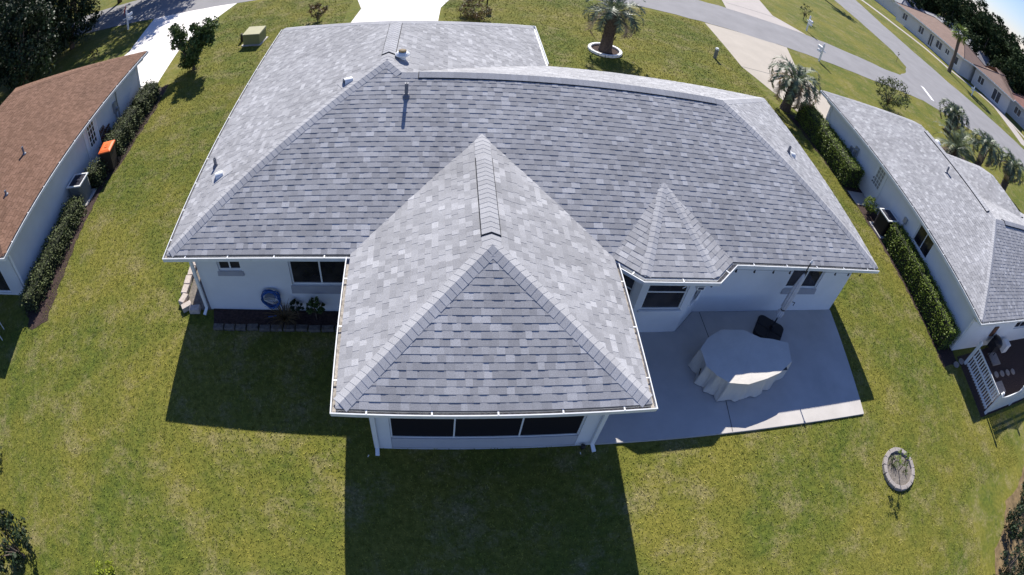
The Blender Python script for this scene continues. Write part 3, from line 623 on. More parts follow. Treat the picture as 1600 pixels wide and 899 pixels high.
def tree(name, label, loc, h, cr, leafm, n_clump=60, n_leaf=60, size=.12, trunk_r=.12, trunk_h=None, squash=.9, seed=1, group=None, cat='tree', limbs=6, clump=None, lean=(0, 0), barkm=None, lobes=None):
    """trunk with limbs, crown of leaf clumps with an uneven outline"""
    g = np.random.default_rng(seed); root = thing(name, label, cat, loc, group)
    th = trunk_h if trunk_h is not None else h*.35; tr = MB(); lx, ly = lean
    cz = th+(h-th)*.5; rz = (h-th)*.5*squash
    tr.tube([(0,0,-.05),(lx*.2,ly*.2,th*.5),(lx*.5,ly*.5,th),(lx,ly,cz)], [trunk_r*1.25,trunk_r,trunk_r*.8,trunk_r*.3], 8)
    C = []; S = []
    for i in range(limbs):
        a = 2*math.pi*(i+g.random()*.7)/limbs; e_ = g.uniform(.2, .95); r_ = cr*g.uniform(.55, .95)
        tip = (lx+math.cos(a)*r_*math.cos(e_), ly+math.sin(a)*r_*math.cos(e_), cz+rz*math.sin(e_)*g.uniform(-.2, .9))
        tr.tube([(lx*.5,ly*.5,th*.85),((tip[0])*.5,(tip[1])*.5,th+(tip[2]-th)*.55),tip], [trunk_r*.55,trunk_r*.35,trunk_r*.1], 6)
    lob = g.normal(size=(7, 3)); lob /= np.linalg.norm(lob, axis=1)[:, None]; amp = g.uniform(-.25, .35, 7)
    for i in range(n_clump):
        d = g.normal(size=3); d /= np.linalg.norm(d); k = 1+sum(a*max(0, d@l)**3 for a, l in zip(amp, lob))
        q = g.uniform(.5, 1)**.6*k
        C.append((lx+d[0]*cr*q, ly+d[1]*cr*q, cz+d[2]*rz*q)); S.append((clump or cr*.24)*g.uniform(.6, 1.3))
    if lobes:
        C = []; S = []
        for (ax, ay, az, ar, k_) in lobes:
            for i in range(k_):
                d = g.normal(size=3); d /= np.linalg.norm(d); q = g.uniform(.2, 1)**.5*ar; C.append((ax+d[0]*q, ay+d[1]*q, az+d[2]*q*1.15)); S.append(clump*g.uniform(.6, 1.3))
            tr.tube([(0,0,th),(ax*.5,ay*.5,(th+az)*.5),(ax,ay,az)], [trunk_r*.6,trunk_r*.35,trunk_r*.12], 6)
    C = np.array(C); C[:, 2] = np.maximum(C[:, 2], .15)
    tr.build('trunk', barkm or M['bark'], root, True)
    quadmesh('crown', leaf_quads(C, size, n_leaf, np.array(S), seed=seed), leafm, root)
    return root
def hedge(name, label, path, wd, ht, leafm, seed=0, dens=380, size=.05, group=None, cat='hedge', wob=.06, core=True, clumpy=0.0):
    """clipped hedge: a twiggy core with leaves over the top and sides, both along a path"""
    g = np.random.default_rng(seed); root = thing(name, label, cat, (path[0][0], path[0][1], 0), group)
    P = [Vector((x-path[0][0], y-path[0][1], 0)) for x, y in path]; Q = []
    for i in range(len(P)-1):
        a, b = P[i], P[i+1]; L = (b-a).length; d = (b-a).normalized(); s = Vector((-d.y, d.x, 0))
        N = int(L*(wd+2*ht)*dens)
        t = g.random(N)*(L+.1)-.05; u = g.random(N)*(wd+2*ht); off = g.normal(size=N)*wob
        if clumpy: off = off+clumpy*(np.sin(t*4.1+seed)*.6+np.sin(t*9.7+u*3)*.4)
        x = np.where(u < ht, -wd/2-off, np.where(u > wd+ht, wd/2+off, u-ht-wd/2)); z = np.where(u < ht, u, np.where(u > wd+ht, wd+2*ht-u, ht+off))
        edge = (np.abs(x) > wd*.42) & (z > ht*.85); z = np.where(edge, z-.05, z)
        pos = np.array(a)[None]+t[:, None]*np.array(d)[None]+x[:, None]*np.array(s)[None]+np.stack([0*z, 0*z, z], 1)
        Q.append(pos)
    for end, o in ((P[0], -1), (P[-1], 1)):
        d = (P[1]-P[0]).normalized() if o < 0 else (P[-1]-P[-2]).normalized(); s = Vector((-d.y, d.x, 0)); N = int(wd*ht*dens)
        x = (g.random(N)-.5)*wd; z = g.random(N)*ht; off = g.normal(size=N)*wob
        Q.append(np.array(end)[None]+(x[:, None]*np.array(s)[None])+o*off[:, None]*np.array(d)[None]+np.stack([0*z, 0*z, z], 1))
    C = np.concatenate(Q); quadmesh('foliage', leaf_quads(C, size, 2, np.full(len(C), .03), seed=seed, up=1.2), leafm, root)
    if core:
        c = MB(); p0 = [tuple(p) for p in P]; k = wd/2-.05; sweep(c, p0, [(-k,.02),(k,.02),(k,ht-.05),(-k,ht-.05)])
        n = len(P); c.f += [(0,1,2,3), tuple(4*(n-1)+j for j in (3,2,1,0))]; c.build('twigs', M['hedgecore'], root)
    return root
def frond_quads(base, az, el, L, g, droop=1.0, nl=26, ll=.42, wid=.05, vee=.5):
    """one feather frond: leaflets along an arching rachis"""
    out = []; pts = []; p = np.array(base, float); e = el; n = 9
    for i in range(n+1):
        pts.append(p.copy()); st = L/n; p = p+st*np.array([math.cos(az)*math.cos(e), math.sin(az)*math.cos(e), math.sin(e)]); e -= droop*(0.10+0.26*i/n)
    pts = np.array(pts)
    for j in range(nl):
        t = (.12+.88*j/nl)*n; i = min(int(t), n-1); q = pts[i]+(pts[i+1]-pts[i])*(t-i); d = pts[i+1]-pts[i]; d = d/np.linalg.norm(d)
        s = np.cross(d, [0, 0, 1]); s /= np.linalg.norm(s)+1e-9; u = np.cross(s, d); k = ll*math.sin(math.pi*min(1, .12+.86*j/nl))**.6*g.uniform(.8, 1.15)
        for sg in (-1, 1):
            v = s*sg+d*.75+u*vee*g.uniform(.3, 1.2); v /= np.linalg.norm(v); tip = q+v*k+np.array([0, 0, -k*.3*g.random()]); w = d*wid
            out.append([q-w*.5, q+w*.5, tip+w*.12, tip-w*.12])
    rq = []
    for i in range(n):
        a, b = pts[i], pts[i+1]; d = b-a; s = np.cross(d, [0, 0, 1]); s /= np.linalg.norm(s)+1e-9; w0, w1 = .028*(1-i/n)+.006, .028*(1-(i+1)/n)+.006
        rq.append([a-s*w0, a+s*w0, b+s*w1, b-s*w1])
    return out, rq
def palm(name, label, loc, th, tr=.28, L=2.0, nf=34, seed=1, group='pindo palms in the front yards', droop=1.0, ll=.42, leafm=None, dry=5, lean=(0, 0), nl=30, wid=.055, elmin=-.35):
    g = np.random.default_rng(seed); root = thing(name, label, 'palm tree', loc, group); t = MB(); lx, ly = lean
    t.tube([(0,0,-.05),(0,0,.15),(lx*.3,ly*.3,th*.4),(lx*.7,ly*.7,th*.75),(lx,ly,th+.1)], [tr*1.15,tr,tr*.85,tr*.95,tr*1.05], 12)
    # old leaf boots
    for i in range(46):
        z = th*(.35+.68*i/46); a = i*2.4; k = z/th; cx, cy = lx*k, ly*k; r_ = tr*.92
        bx, by = cx+math.cos(a)*r_, cy+math.sin(a)*r_; o = .10
        t.add([(bx-math.sin(a)*.05,by+math.cos(a)*.05,z-.08),(bx+math.sin(a)*.05,by-math.cos(a)*.05,z-.08),(bx+math.cos(a)*o,by+math.sin(a)*o,z+.12),(bx,by,z+.02)], [(0,1,2),(0,2,3),(1,3,2)])
    t.build('trunk', M['palmbark'], root)
    Q = []; Rq = []; Dq = []
    for i in range(nf):
        az = i*2.39996+g.uniform(-.2, .2); k = i/nf; el = 1.35-k*(1.35-elmin)+g.uniform(-.1, .1)
        a, b = frond_quads((lx+math.cos(az)*tr*.4, ly+math.sin(az)*tr*.4, th+.12), az, el, L*g.uniform(.85, 1.1), g, droop, nl, ll, wid)
        (Dq if i >= nf-dry else Q).extend(a); Rq += b
    quadmesh('crown', np.array(Q+Rq), leafm or M['palmleaf'], root)
    if Dq: quadmesh('dead_fronds', np.array(Dq), M['palmdry'], root)
    return root
def blades_tuft(name, label, loc, n, h, r, m, seed=0, cat='plant', group=None):
    g = np.random.default_rng(seed); root = thing(name, label, cat, loc, group); out = []
    for i in range(n):
        az = g.uniform(0, 6.28); q = r*.3*g.random(); b = np.array([math.cos(az)*q, math.sin(az)*q, 0]); e = g.uniform(.7, 1.5); L = h*g.uniform(.6, 1.1)
        s = np.array([-math.sin(az), math.cos(az), 0])*.012; p = b
        for j in range(4):
            d = np.array([math.cos(az)*math.cos(e), math.sin(az)*math.cos(e), math.sin(e)])*L/4; w = 1-j/4.5; out.append([p-s*w, p+s*w, p+d+s*(w-.2), p+d-s*(w-.2)]); p = p+d; e -= .35
    quadmesh('blades', np.array(out), m, root); return root

# ================================================================== NEIGHBOUR HOUSE, LEFT
PL = .37; ZL = 2.31
lh = thing('neighbour_house', 'white house with brown shingle roof at the left edge', 'house', (-7.12, .3, 0))
LX, LY0, LY1, LW = 0.0, 0.0, 13.1, 10.4     # local: eave at x=0, the house extends to -x
def build_neighbour(root, sx, y0, y1, width, ze, p, shm, capm, seed, wallm, oh=.53, half_front=None):
    """hip roofed block beside the eave line local x=0, reaching to sx*width"""
    h = width/2; rfm = MB(); d_ = MB()
    fW = lambda x, y: (x, y, ze+p*abs(x)); fS = lambda x, y: (x, y, ze+p*(y-y0)); fN = lambda x, y: (x, y, ze+p*(y1-y)); fO = lambda x, y: (x, y, ze+p*(width-abs(x)))
    e = .045; X = lambda v: sx*v
    def pl(fn, pts, a, b, sd):
        P3 = [fn(*q) for q in pts]; shingle_plane(rfm, P3, a, b, sd, wmin=.12, wmax=.21)
        n = len(P3); d_.add([(q[0], q[1], q[2]-.006) for q in P3]+[(q[0], q[1], q[2]-.05) for q in P3], [tuple(range(n)), tuple(range(2*n-1, n-1, -1))]+[(i, n+i, n+(i+1) % n, (i+1) % n) for i in range(n)])
    pl(fW, [(X(e),y0+e),(X(h),y0+h),(X(h),y1-h),(X(e),y1-e)], fW(X(e),y1), fW(X(e),y0), seed)
    pl(fS, [(X(e),y0+e),(X(width-e),y0+e),(X(h),y0+h)], fS(X(e),y0+e), fS(X(width),y0+e), seed+1)
    pl(fN, [(X(e),y1-e),(X(width-e),y1-e),(X(h),y1-h)], fN(X(width),y1-e), fN(X(e),y1-e), seed+2)
    pl(fO, [(X(width-e),y0+e),(X(h),y0+h),(X(h),y1-h),(X(width-e),y1-e)], fO(X(width-e),y0), fO(X(width-e),y1), seed+3)
    ro = rfm.build('roof', shm, root); d_.build('roof_deck', M['felt'], ro); hk = p/math.sqrt(2)
    for a, b, dr in ((fW(X(.1),y0+.1),fW(X(h),y0+h),hk),(fW(X(.1),y1-.1),fW(X(h),y1-h),hk),(fO(X(width-.1),y0+.1),fO(X(h),y0+h),hk),(fO(X(width-.1),y1-.1),fO(X(h),y1-h),hk),(fW(X(h),y0+h),fW(X(h),y1-h),p)):
        cap_row(a, b, dr, capm, ro)
    pth = [(X(.03),y1-.03,ze),(X(.03),y0+.03,ze),(X(width-.03),y0+.03,ze)]
    gutter(root, pth, side=1 if sx > 0 else -1, hangers=1.3, silt=False)
    fm_ = MB(); sweep(fm_, [(X(0),y0,ze),(X(width),y0,ze),(X(width),y1,ze),(X(0),y1,ze)], FAS, closed=True, side=sx); 
    sweep(fm_, [(X(0),y1,ze),(X(width),y1,ze),(X(width),y0,ze)], [(-.05,.0),(-.05,-.05),(-.015,-.05),(-.015,.012),(-.05,.012)], side=-sx); fm_.build('fascia', M['white'], root)
    s_ = MB(); z = ze-.172; q = [(X(.06),y0+.06,z),(X(width-.06),y0+.06,z),(X(width-.06),y1-.06,z),(X(.06),y1-.06,z)]; s_.add(q, [(0,1,2,3)]); s_.build('soffit', M['soffit'], root)
    return ro, z
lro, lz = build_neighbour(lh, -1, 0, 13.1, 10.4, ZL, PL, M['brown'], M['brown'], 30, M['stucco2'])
wl = MB(); ohl = .54
hl = [(4.60+2.4-.02, 5.45+2.2-.02, .72, 1.95)]
# the wall faces +x; travel along +y with thickness inward (-x)
LH = []; LD = (6.86, 7.46, .85, 1.92)
wall_panel(wl, (-ohl, ohl), (-ohl, 13.1-ohl), -.02, lz-.002, LH, inward=1); wall_panel(wl, (-10.4+ohl, ohl), (-ohl, ohl), -.02, lz-.002, [(6.5,8.4,.1,2.0)])
wall_panel(wl, (-ohl, 13.1-ohl), (-10.4+ohl, 13.1-ohl), -.02, lz-.002); wall_panel(wl, (-10.4+ohl, 13.1-ohl), (-10.4+ohl, ohl), -.02, lz-.002)
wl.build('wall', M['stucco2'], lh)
wdl = window(lh, (-ohl+.085, ohl), (-ohl+.085, 13.1-ohl), LD, th=.05, mull=(.34,.67), trans=(.25,.5,.75), fw=.04)
window(lh, (-10.4+ohl, ohl), (-ohl, ohl), (6.5,8.4,.1,2.0), th=.1)
dd = MB(); dd.box(-ohl+.004,-ohl+.032,7.15,8.2,.02,2.03); dd.box(-ohl+.004,-ohl+.05,8.2,8.3,.0,2.07); dd.build('door', M['white'], lh)
bxs = MB(); bxs.box(-ohl+.003,-ohl+.14,9.86,10.12,.95,1.45); eb = bxs.build('meter_box', M['steel'], lh)
bx2 = MB(); bx2.lathe((-ohl+.2,10.0,1.1), [(.09,-.06),(.09,.06),(.05,.08)], 12); bx2.build('meter_dial', M['steel'], eb)
cd = MB(); cd.tube([(-ohl+.05,9.98,0),(-ohl+.05,9.98,.95)], .03); cd.tube([(-ohl+.04,10.28,0),(-ohl+.04,10.28,lz-.02)], .025); cd.build('conduit', M['steel'], lh)
downspout(lh, [(-.1,12.7,ZL-.1),(-.16,12.7,ZL-.25),(-ohl+.06,12.55,ZL-.45),(-ohl+.06,12.55,.1)], w=.08)
downspout(lh, [(-.12,.2,ZL-.1),(-.2,.3,ZL-.25),(-ohl+.05,ohl+.08,ZL-.45),(-ohl+.05,ohl+.08,.1)], w=.08)
for (x, y, hh) in ((-1.45,2.45,.2),(-1.9,4.55,.35)):
    z = ZL+PL*-x; b = MB(); b.lathe((x,y,z-.03), [(.05,0),(.05,hh),(.03,hh)], 10); b.lathe((x,y,z-.02), [(.11,0),(.10,.03),(.06,.07)], 12); b.build('vent_pipe', M['lead'], lro)
# shutters / wall hanging by the bin
for yy, hh in ((8.9,.62),(9.35,.45)):
    t_ = thing('wall_trellis', 'brown slatted trellis on the left wall, ' + ('taller and nearer the door' if hh > .5 else 'shorter and nearer the meter'), 'trellis', (-7.12-ohl+.03, .3+yy-.35, .25)); b = MB()
    for i in range(4): b.box(0,.03,-.2+i*.12,-.16+i*.12,0,hh*1.4)
    for i in range(3): b.box(.031,.05,-.22,.24,.1+i*hh*.5,.15+i*hh*.5)
    b.build('slats', M['brownwood'], t_)

# ================================================================== NEIGHBOUR HOUSE, RIGHT
rh = thing('neighbour_house', 'white house with a gray shingle roof at the right edge', 'house', (24.33, -2.11, 0))
ZR = 2.24; RWd = 14.0; H8 = 4.03; WG = 7.85; RY = 14.48
rm = MB(); dm = MB()
rW = lambda x, y: (x, y, ZR+PT*x); rS = lambda x, y: (x, y, ZR+PT*y); rN = lambda x, y: (x, y, ZR+PT*(2*H8-y)); rE = lambda x, y: (x, y, ZR+PT*(WG-x)); rNw = lambda x, y: (x, y, ZR+PT*(RY-y))
def pl(fn, pts, a, b, sd):
    P3 = [fn(*q) for q in pts]; shingle_plane(rm, P3, a, b, sd, wmin=.12, wmax=.21); n = len(P3)
    dm.add([(q[0], q[1], q[2]-.006) for q in P3]+[(q[0], q[1], q[2]-.05) for q in P3], [tuple(range(n)), tuple(range(2*n-1, n-1, -1))]+[(i, n+i, n+(i+1) % n, (i+1) % n) for i in range(n)])
wh = WG/2; e = .045
pl(rW, [(e,e),(H8,H8),(wh,RY-wh),(e,RY-e)], rW(e,RY), rW(e,0), 50)
pl(rS, [(e,e),(RWd,e),(RWd,H8),(H8,H8)], rS(e,e), rS(RWd,e), 51)
pl(rN, [(H8,H8),(RWd,H8),(RWd,2*H8-e),(WG,2*H8-.02),(wh,2*H8-wh)], rN(RWd,2*H8), rN(0,2*H8), 52)
pl(rE, [(wh,2*H8-wh),(WG,2*H8-.02),(WG-e,RY-e),(wh,RY-wh)], rE(WG-e,0), rE(WG-e,RY), 53)
pl(rNw, [(e,RY-e),(wh,RY-wh),(WG-e,RY-e)], rNw(WG,RY-e), rNw(0,RY-e), 54)
# a second front wing further right
x2, x3, ry2 = 8.4, 14.2, 12.2; hw2 = (x3-x2)/2; xm = (x2+x3)/2
pl(lambda x, y: (x, y, ZR-.25+PT*(x-x2)), [(x2,6.0),(xm,6.0),(xm,ry2-hw2),(x2,ry2)], (x2,ry2,ZR-.25), (x2,0,ZR-.25), 55)
pl(lambda x, y: (x, y, ZR-.25+PT*(x3-x)), [(xm,6.0),(x3,6.0),(x3,ry2),(xm,ry2-hw2)], (x3,0,ZR-.25), (x3,ry2,ZR-.25), 56)
pl(lambda x, y: (x, y, ZR-.25+PT*(ry2-y)), [(x2,ry2),(xm,ry2-hw2),(x3,ry2)], (x3,ry2,ZR-.25), (x2,ry2,ZR-.25), 57)
rro = rm.build('roof', M['shingle'], rh); dm.build('roof_deck', M['felt'], rro)
for a, b, dr in ((rW(.1,.1),rW(H8,H8),HK),(rW(.1,RY-.1),rW(wh,RY-wh),HK),(rW(wh,2*H8-wh),rW(H8,H8),HK)): cap_row(a, b, dr, M['cap'], rro, half=.13)
cap_row((H8,H8,ZR+PT*H8), (5.0,H8,ZR+PT*H8), PT, M['cap'], rro)
ridge_vent((5.0,H8,ZR+PT*H8), (12.5,H8,ZR+PT*H8), rro, M['cap'], h=.05)
ridge_vent((wh,2*H8-wh+.4,ZR+PT*wh), (wh,RY-wh-.5,ZR+PT*wh), rro, M['cap'], h=.05)
gutter(rh, [(.03,RY-.03,ZR),(.03,.03,ZR),(RWd,.03,ZR)], side=1, hangers=1.3, silt=False)
fm_ = MB(); sweep(fm_, [(0,0,ZR),(RWd,0,ZR),(RWd,2*H8,ZR),(WG,2*H8,ZR),(WG,RY,ZR),(0,RY,ZR)], FAS, closed=True, side=1)
sweep(fm_, [(RWd,2*H8,ZR),(WG,2*H8,ZR),(WG,RY,ZR),(0,RY,ZR)], [(-.05,.0),(-.05,-.05),(-.015,-.05),(-.015,.012),(-.05,.012)], side=1); fm_.build('fascia', M['white'], rh)
s_ = MB(); rz = ZR-.172; s_.add([(.06,.06,rz),(RWd-.06,.06,rz),(RWd-.06,2*H8-.06,rz),(WG-.06,2*H8-.06,rz),(WG-.06,RY-.06,rz),(.06,RY-.06,rz)], [(0,1,2,3,4,5)]); s_.build('soffit', M['soffit'], rh)
wl = MB(); oh = .53
# west wall runs along y: travel -y so that inward (left of travel) is +x
WL_ = RY-2*oh
ycv = lambda y: (RY-oh)-(y+2.11)            # world y -> distance along the wall
HW_ = [(ycv(6.98)-.0, ycv(6.42), .85, 1.85), (ycv(3.36), ycv(2.2), .96, 2.02)]
wall_panel(wl, (oh, RY-oh), (oh, oh), -.03, rz-.002, HW_); wall_panel(wl, (oh, oh), (RWd-oh, oh), -.03, rz-.002, [(5.2,6.8,.9,2.0),(8.6,9.8,.1,2.0)])
wall_panel(wl, (RWd-oh, oh), (RWd-oh, 2*H8-oh), -.03, rz-.002); wall_panel(wl, (RWd-oh, 2*H8-oh), (WG-oh, 2*H8-oh), -.03, rz-.002); wall_panel(wl, (WG-oh, 2*H8-oh), (WG-oh, RY-oh), -.03, rz-.002)
wall_panel(wl, (WG-oh, RY-oh), (oh, RY-oh), -.03, rz-.002); wall_panel(wl, (x3-.4, 6), (x3-.4, ry2-.4), -.03, ZR-.3); wall_panel(wl, (x3-.4, ry2-.4), (x2+.4, ry2-.4), -.03, ZR-.3); wall_panel(wl, (x2+.4, ry2-.4), (x2+.4, 6), -.03, ZR-.3)
wl.build('wall', M['stucco'], rh)
dr = MB(); yd = ycv(7.25); dr.box(oh-.03, oh-.004, 6.70-.0+1.70, 9.22, .0, 2.03); ddr = dr.build('door', M['white'], rh)
kn = MB(); kn.lathe((oh-.06, 9.12, .95), [(.03,-.03),(.035,0),(.03,.03)], 8); kn.build('knob', M['black'], ddr); kn = MB(); kn.lathe((oh-.06, 9.12, 1.15), [(.03,-.03),(.03,.03)], 8); kn.build('lock', M['black'], ddr)
wd_ = window(rh, (oh-.035, RY-oh), (oh-.035, oh), HW_[0], th=.035, mull=(.34,.67), trans=(.2,.4,.6,.8), fw=.03, pm=M['steel'])
window(rh, (oh, RY-oh), (oh, oh), HW_[1], th=.1, sill=1); window(rh, (oh, oh), (RWd-oh, oh), (5.2,6.8,.9,2.0), th=.1); window(rh, (oh, oh), (RWd-oh, oh), (8.6,9.8,.1,2.0), th=.1)
mt = MB(); mt.box(oh-.12, oh-.003, 10.75, 11.0, 1.0, 1.45); eb = mt.build('meter_box', M['steel'], rh)
m2 = MB(); m2.lathe((oh-.17, 10.87, 1.3), [(.1,-.04),(.1,.04)], 14); m2.build('meter_dial', M['steel'], eb)
m3 = MB(); m3.tube([(oh-.05,10.87,0),(oh-.05,10.87,1.0)], .03); m3.box(oh-.1,oh-.003,11.2,11.36,.9,1.2); m3.build('conduit', M['steel'], rh)
m4 = MB(); m4.tube([(oh-.05,6.25,0),(oh-.05,6.25,1.1)], .02); m4.box(oh-.11,oh-.003,6.15,6.35,1.1,1.35); m4.build('disconnect_box', M['steel'], rh)
downspout(rh, [(.12,RY-.6,ZR-.1),(.2,RY-.62,ZR-.25),(oh-.06,RY-.75,ZR-.45),(oh-.06,RY-.75,.1)], w=.08)
downspout(rh, [(.12,.2,ZR-.1),(.2,.3,ZR-.25),(oh-.06,oh+.05,ZR-.45),(oh-.06,oh+.05,.1)], w=.08)
for (x, y, hh, fn) in ((3.1,7.25,.35,rW),(6.3,1.35,.45,rS),(7.2,1.6,.3,rS)):
    z = fn(x, y)[2]; b = MB(); b.lathe((x,y,z-.03), [(.05,0),(.05,hh),(.03,hh)], 10); b.lathe((x,y,z-.02), [(.12,0),(.11,.03),(.06,.07)], 12); b.build('vent_pipe', M['lead'], rro)
hr = MB(); z = rE(4.6,9.6)[2]; hr.lathe((4.6,9.6,z-.05), [(.12,0),(.12,.16),(.2,.17),(.2,.2),(.08,.28)], 14); hr.build('round_vent', M['gutter'], rro)

# ================================================================== THINGS IN THE BACK YARD
# covered patio table
def covered_table():
    root = thing('patio_table', 'patio dining table wrapped in a pale fabric cover', 'table', (14.15, -1.5, .059))
    C_ = [(12.82,-1.23),(13.14,-.90),(13.59,-.67),(14.28,-.69),(14.76,-.97),(15.16,-1.04),(15.64,-1.18),(15.50,-1.80),(14.96,-2.12),(14.50,-2.25),(13.87,-2.37),(13.33,-2.28),(13.05,-2.05),(12.83,-1.75)]
    P = [Vector((x-14.15, y+1.5, 0)) for x, y in C_]; n = len(P); per = 14; m = n*per; R_ = []; CK = []
    g = np.random.default_rng(4); big = [1.0, .3, .8, .9, .2, .3, 1.1, 1.0, .3, .8, .4, 1.1, .5, .9]
    for i in range(m):
        k = i//per; f = (i % per)/per; R_.append(P[k].lerp(P[(k+1) % n], f)); CK.append(big[k]*max(0, 1-f*2.6)**1.3+big[(k+1) % n]*max(0, 1-(1-f)*2.6)**1.3)
    b = MB(); rings = []
    wr = lambda x, y: .010*math.sin(5.3*x+2.1*y)*math.sin(3.7*y-1.9*x)+.006*abs(math.sin(8*x-5*y))-.012*math.exp(-((x-.2)**2*1.2+(y+.05)**2*5))
    for sc_ in (0.0, .15, .3, .45, .6, .75, .87, .95, .99, 1.0):
        rings.append([(p.x*sc_, p.y*sc_, .70+wr(p.x*sc_, p.y*sc_)*(1 if sc_ < .98 else .5)) for p in R_])
    vs = [v for r_ in rings for v in r_]; b.add(vs, [(i*m+k, i*m+(k+1) % m, (i+1)*m+(k+1) % m, (i+1)*m+k) for i in range(len(rings)-1) for k in range(m)])
    sides = [rings[-1]]; rnd_ = g.uniform(-1, 1, m); sm = np.convolve(np.concatenate([rnd_[-3:], rnd_, rnd_[:3]]), np.ones(7)/7, 'valid')
    for j, z in enumerate((.68,.60,.50,.38,.26,.15,.06,.004)):
        k = (j+1)/8; ring = []
        for i, p in enumerate(R_):
            d = p.normalized(); f = .115*CK[i]*k-.06*math.sin(math.pi*min(1, k*1.1))*(1-min(1, CK[i]))+.13*sm[i]*k**1.3+.02*math.sin(i*.9+5*k)*k; q = p+d*f
            ring.append((q.x, q.y, max(.004, z+(.07*max(0, sm[i])*k if j > 3 else 0)+wr(p.x, p.y)*.3)))
        sides.append(ring)
    vs = [v for r_ in sides for v in r_]; b.add(vs, [(i*m+k, i*m+(k+1) % m, (i+1)*m+(k+1) % m, (i+1)*m+k) for i in range(len(sides)-1) for k in range(m)])
    b.build('cover', M['cover'], root, True)
    lg = [(-.95,-.35),(.95,-.35),(-.95,.35),(1.0,.3)]
    for x, y in lg:
        l = MB(); l.tube([(x,y,0),(x,y,.66)], .025); l.build('leg', M['pole'], root)
    tt = MB(); tt.box(-1.05,1.15,-.5,.5,.62,.65); tt.build('table_top', M['pole'], root)
    st = MB(); st.tube([(-1.33,-.12,.42),(-1.345,-.2,.28),(-1.35,-.28,.22)], .012, 5); st.build('strap', M['plastic'], root)
covered_table()
# closed parasol on a black base
um = thing('patio_umbrella', 'folded pale umbrella on a square black base plate', 'umbrella', (15.68, -.24, .059))
b = MB()
for r0, z0, z1 in ((.45,0,.05),(.42,.05,.09)):
    pts = []; 
    for q in range(4):
        for s in range(6):
            a = q*math.pi/2+s/5*math.pi/2; cx_, cy_ = ((1,1),(-1,1),(-1,-1),(1,-1))[q]; pts.append((cx_*(r0-.12)+.12*math.cos(a), cy_*(r0-.12)+.12*math.sin(a)))
    n = len(pts); ca, sa = math.cos(R(52)), math.sin(R(52)); pts = [(x*ca-y*sa, x*sa+y*ca) for x, y in pts]
    b.add([(x,y,z0) for x, y in pts]+[(x*.97,y*.97,z1) for x, y in pts], [tuple(range(n-1,-1,-1)), tuple(range(n,2*n))]+[(i,(i+1) % n,n+(i+1) % n,n+i) for i in range(n)])
b.build('base', M['plastic'], um)
b = MB()
for a in (R(52), R(142)): b.obox((0,0), .86, .03, .088, .10, a)
b.build('rib', M['pole'], um)
tilt = Vector((.05, .03, 1)).normalized(); top = lambda z: tuple(Vector((.06,.04,.09))+tilt*z)
b = MB(); b.tube([top(0), top(.2), top(2.6)], [.024,.02,.018], 8); b.lathe((.06,.04,.09), [(.05,0),(.045,.14),(.03,.16)], 10); b.build('pole', M['pole'], um)
b = MB(); m_ = 36; prof = [(.52,.075),(.70,.09),(.80,.045),(.86,.08),(1.2,.095),(1.6,.085),(1.95,.055),(2.12,.03),(2.2,.012)]
vs = []
for z, r_ in prof:
    c = Vector(top(z))
    for k in range(m_):
        a = 2*math.pi*k/m_; rr = r_*(1+.28*math.sin(8*a+z*1.2)+.1*math.sin(5*a+3*z)); vs.append((c.x+rr*math.cos(a), c.y+rr*math.sin(a), c.z+.02*math.sin(3*a)))
n = len(prof); b.add(vs, [(i*m_+k, i*m_+(k+1) % m_, (i+1)*m_+(k+1) % m_, (i+1)*m_+k) for i in range(n-1) for k in range(m_)]); b.build('canopy', M['canopy'], um, True)
b = MB(); c = Vector(top(.80)); b.lathe(tuple(c), [(.07,-.02),(.075,0),(.07,.02)], 12); b.build('tie_strap', M['pole'], um)
b = MB(); c = Vector(top(2.58)); b.lathe(tuple(c), [(.04,0),(.03,.05),(.012,.1)], 8); b.build('finial', M['white'], um)
b = MB(); c = Vector(top(1.15)); b.tube([tuple(c+Vector((.12,-.05,0))), tuple(c+Vector((.2,-.08,0))), tuple(c+Vector((.2,-.08,-.12)))], .012); b.build('crank', M['pole'], um)
# little bulbs hung under the eave
sl = thing('string_lights', 'string of tiny dark bulbs hung under the back eave above the patio', 'string lights', (12.8, -.5, 2.24))
cbl = [(12.8,-.48,2.24),(13.67,-.01,2.27),(14.24,-.01,2.27),(14.86,-.01,2.27),(15.43,-.01,2.27),(16.3,-.01,2.27),(17.19,-.01,2.27),(17.76,-.01,2.27),(18.3,-.01,2.27)]
b = MB(); b.tube([(x-12.8, y+.5, z-2.24-.0) for x, y, z in cbl], .004, 4); b.build('cable', M['plastic'], sl)
for i, (x, y, z) in enumerate(cbl):
    b = MB(); b.lathe((x-12.8, y+.5, z-2.24-.10), [(.012,0),(.028,.02),(.026,.05),(.016,.06),(.016,.10)], 8); b.build('bulb', M['plastic'], sl)
# blue hose on its wall reel
hr = thing('hose_reel', 'coiled blue garden hose on a wall hanger under the rear window', 'garden hose', (2.45, .53, .62))
b = MB(); pts = []
for i in range(150):
    a = i/149*2*math.pi*9; r_ = .205+.012*(i % 17)/3+.02*math.sin(i*.7); pts.append((math.cos(a)*r_*.98, -.09-.10*((i/149*9) % 3)/3-.02*math.sin(i), math.sin(a)*r_*1.15))
b.tube(pts, .0135, 6); b.tube([(.2,-.12,-.12),(.28,-.14,-.35),(.22,-.16,-.52),(.05,-.2,-.585),(-.15,-.24,-.588)], .0135, 6); b.build('hose', M['bluehose'], hr, True)
b = MB(); b.obox((0,-.1), .30, .20, .02, .05); b.box(-.10,.10,-.02,-.003,-.1,.12); b.tube([(-.15,-.19,.05),(0,-.2,.10),(.15,-.19,.05)], .014); b.build('hanger', M['steel'], hr)
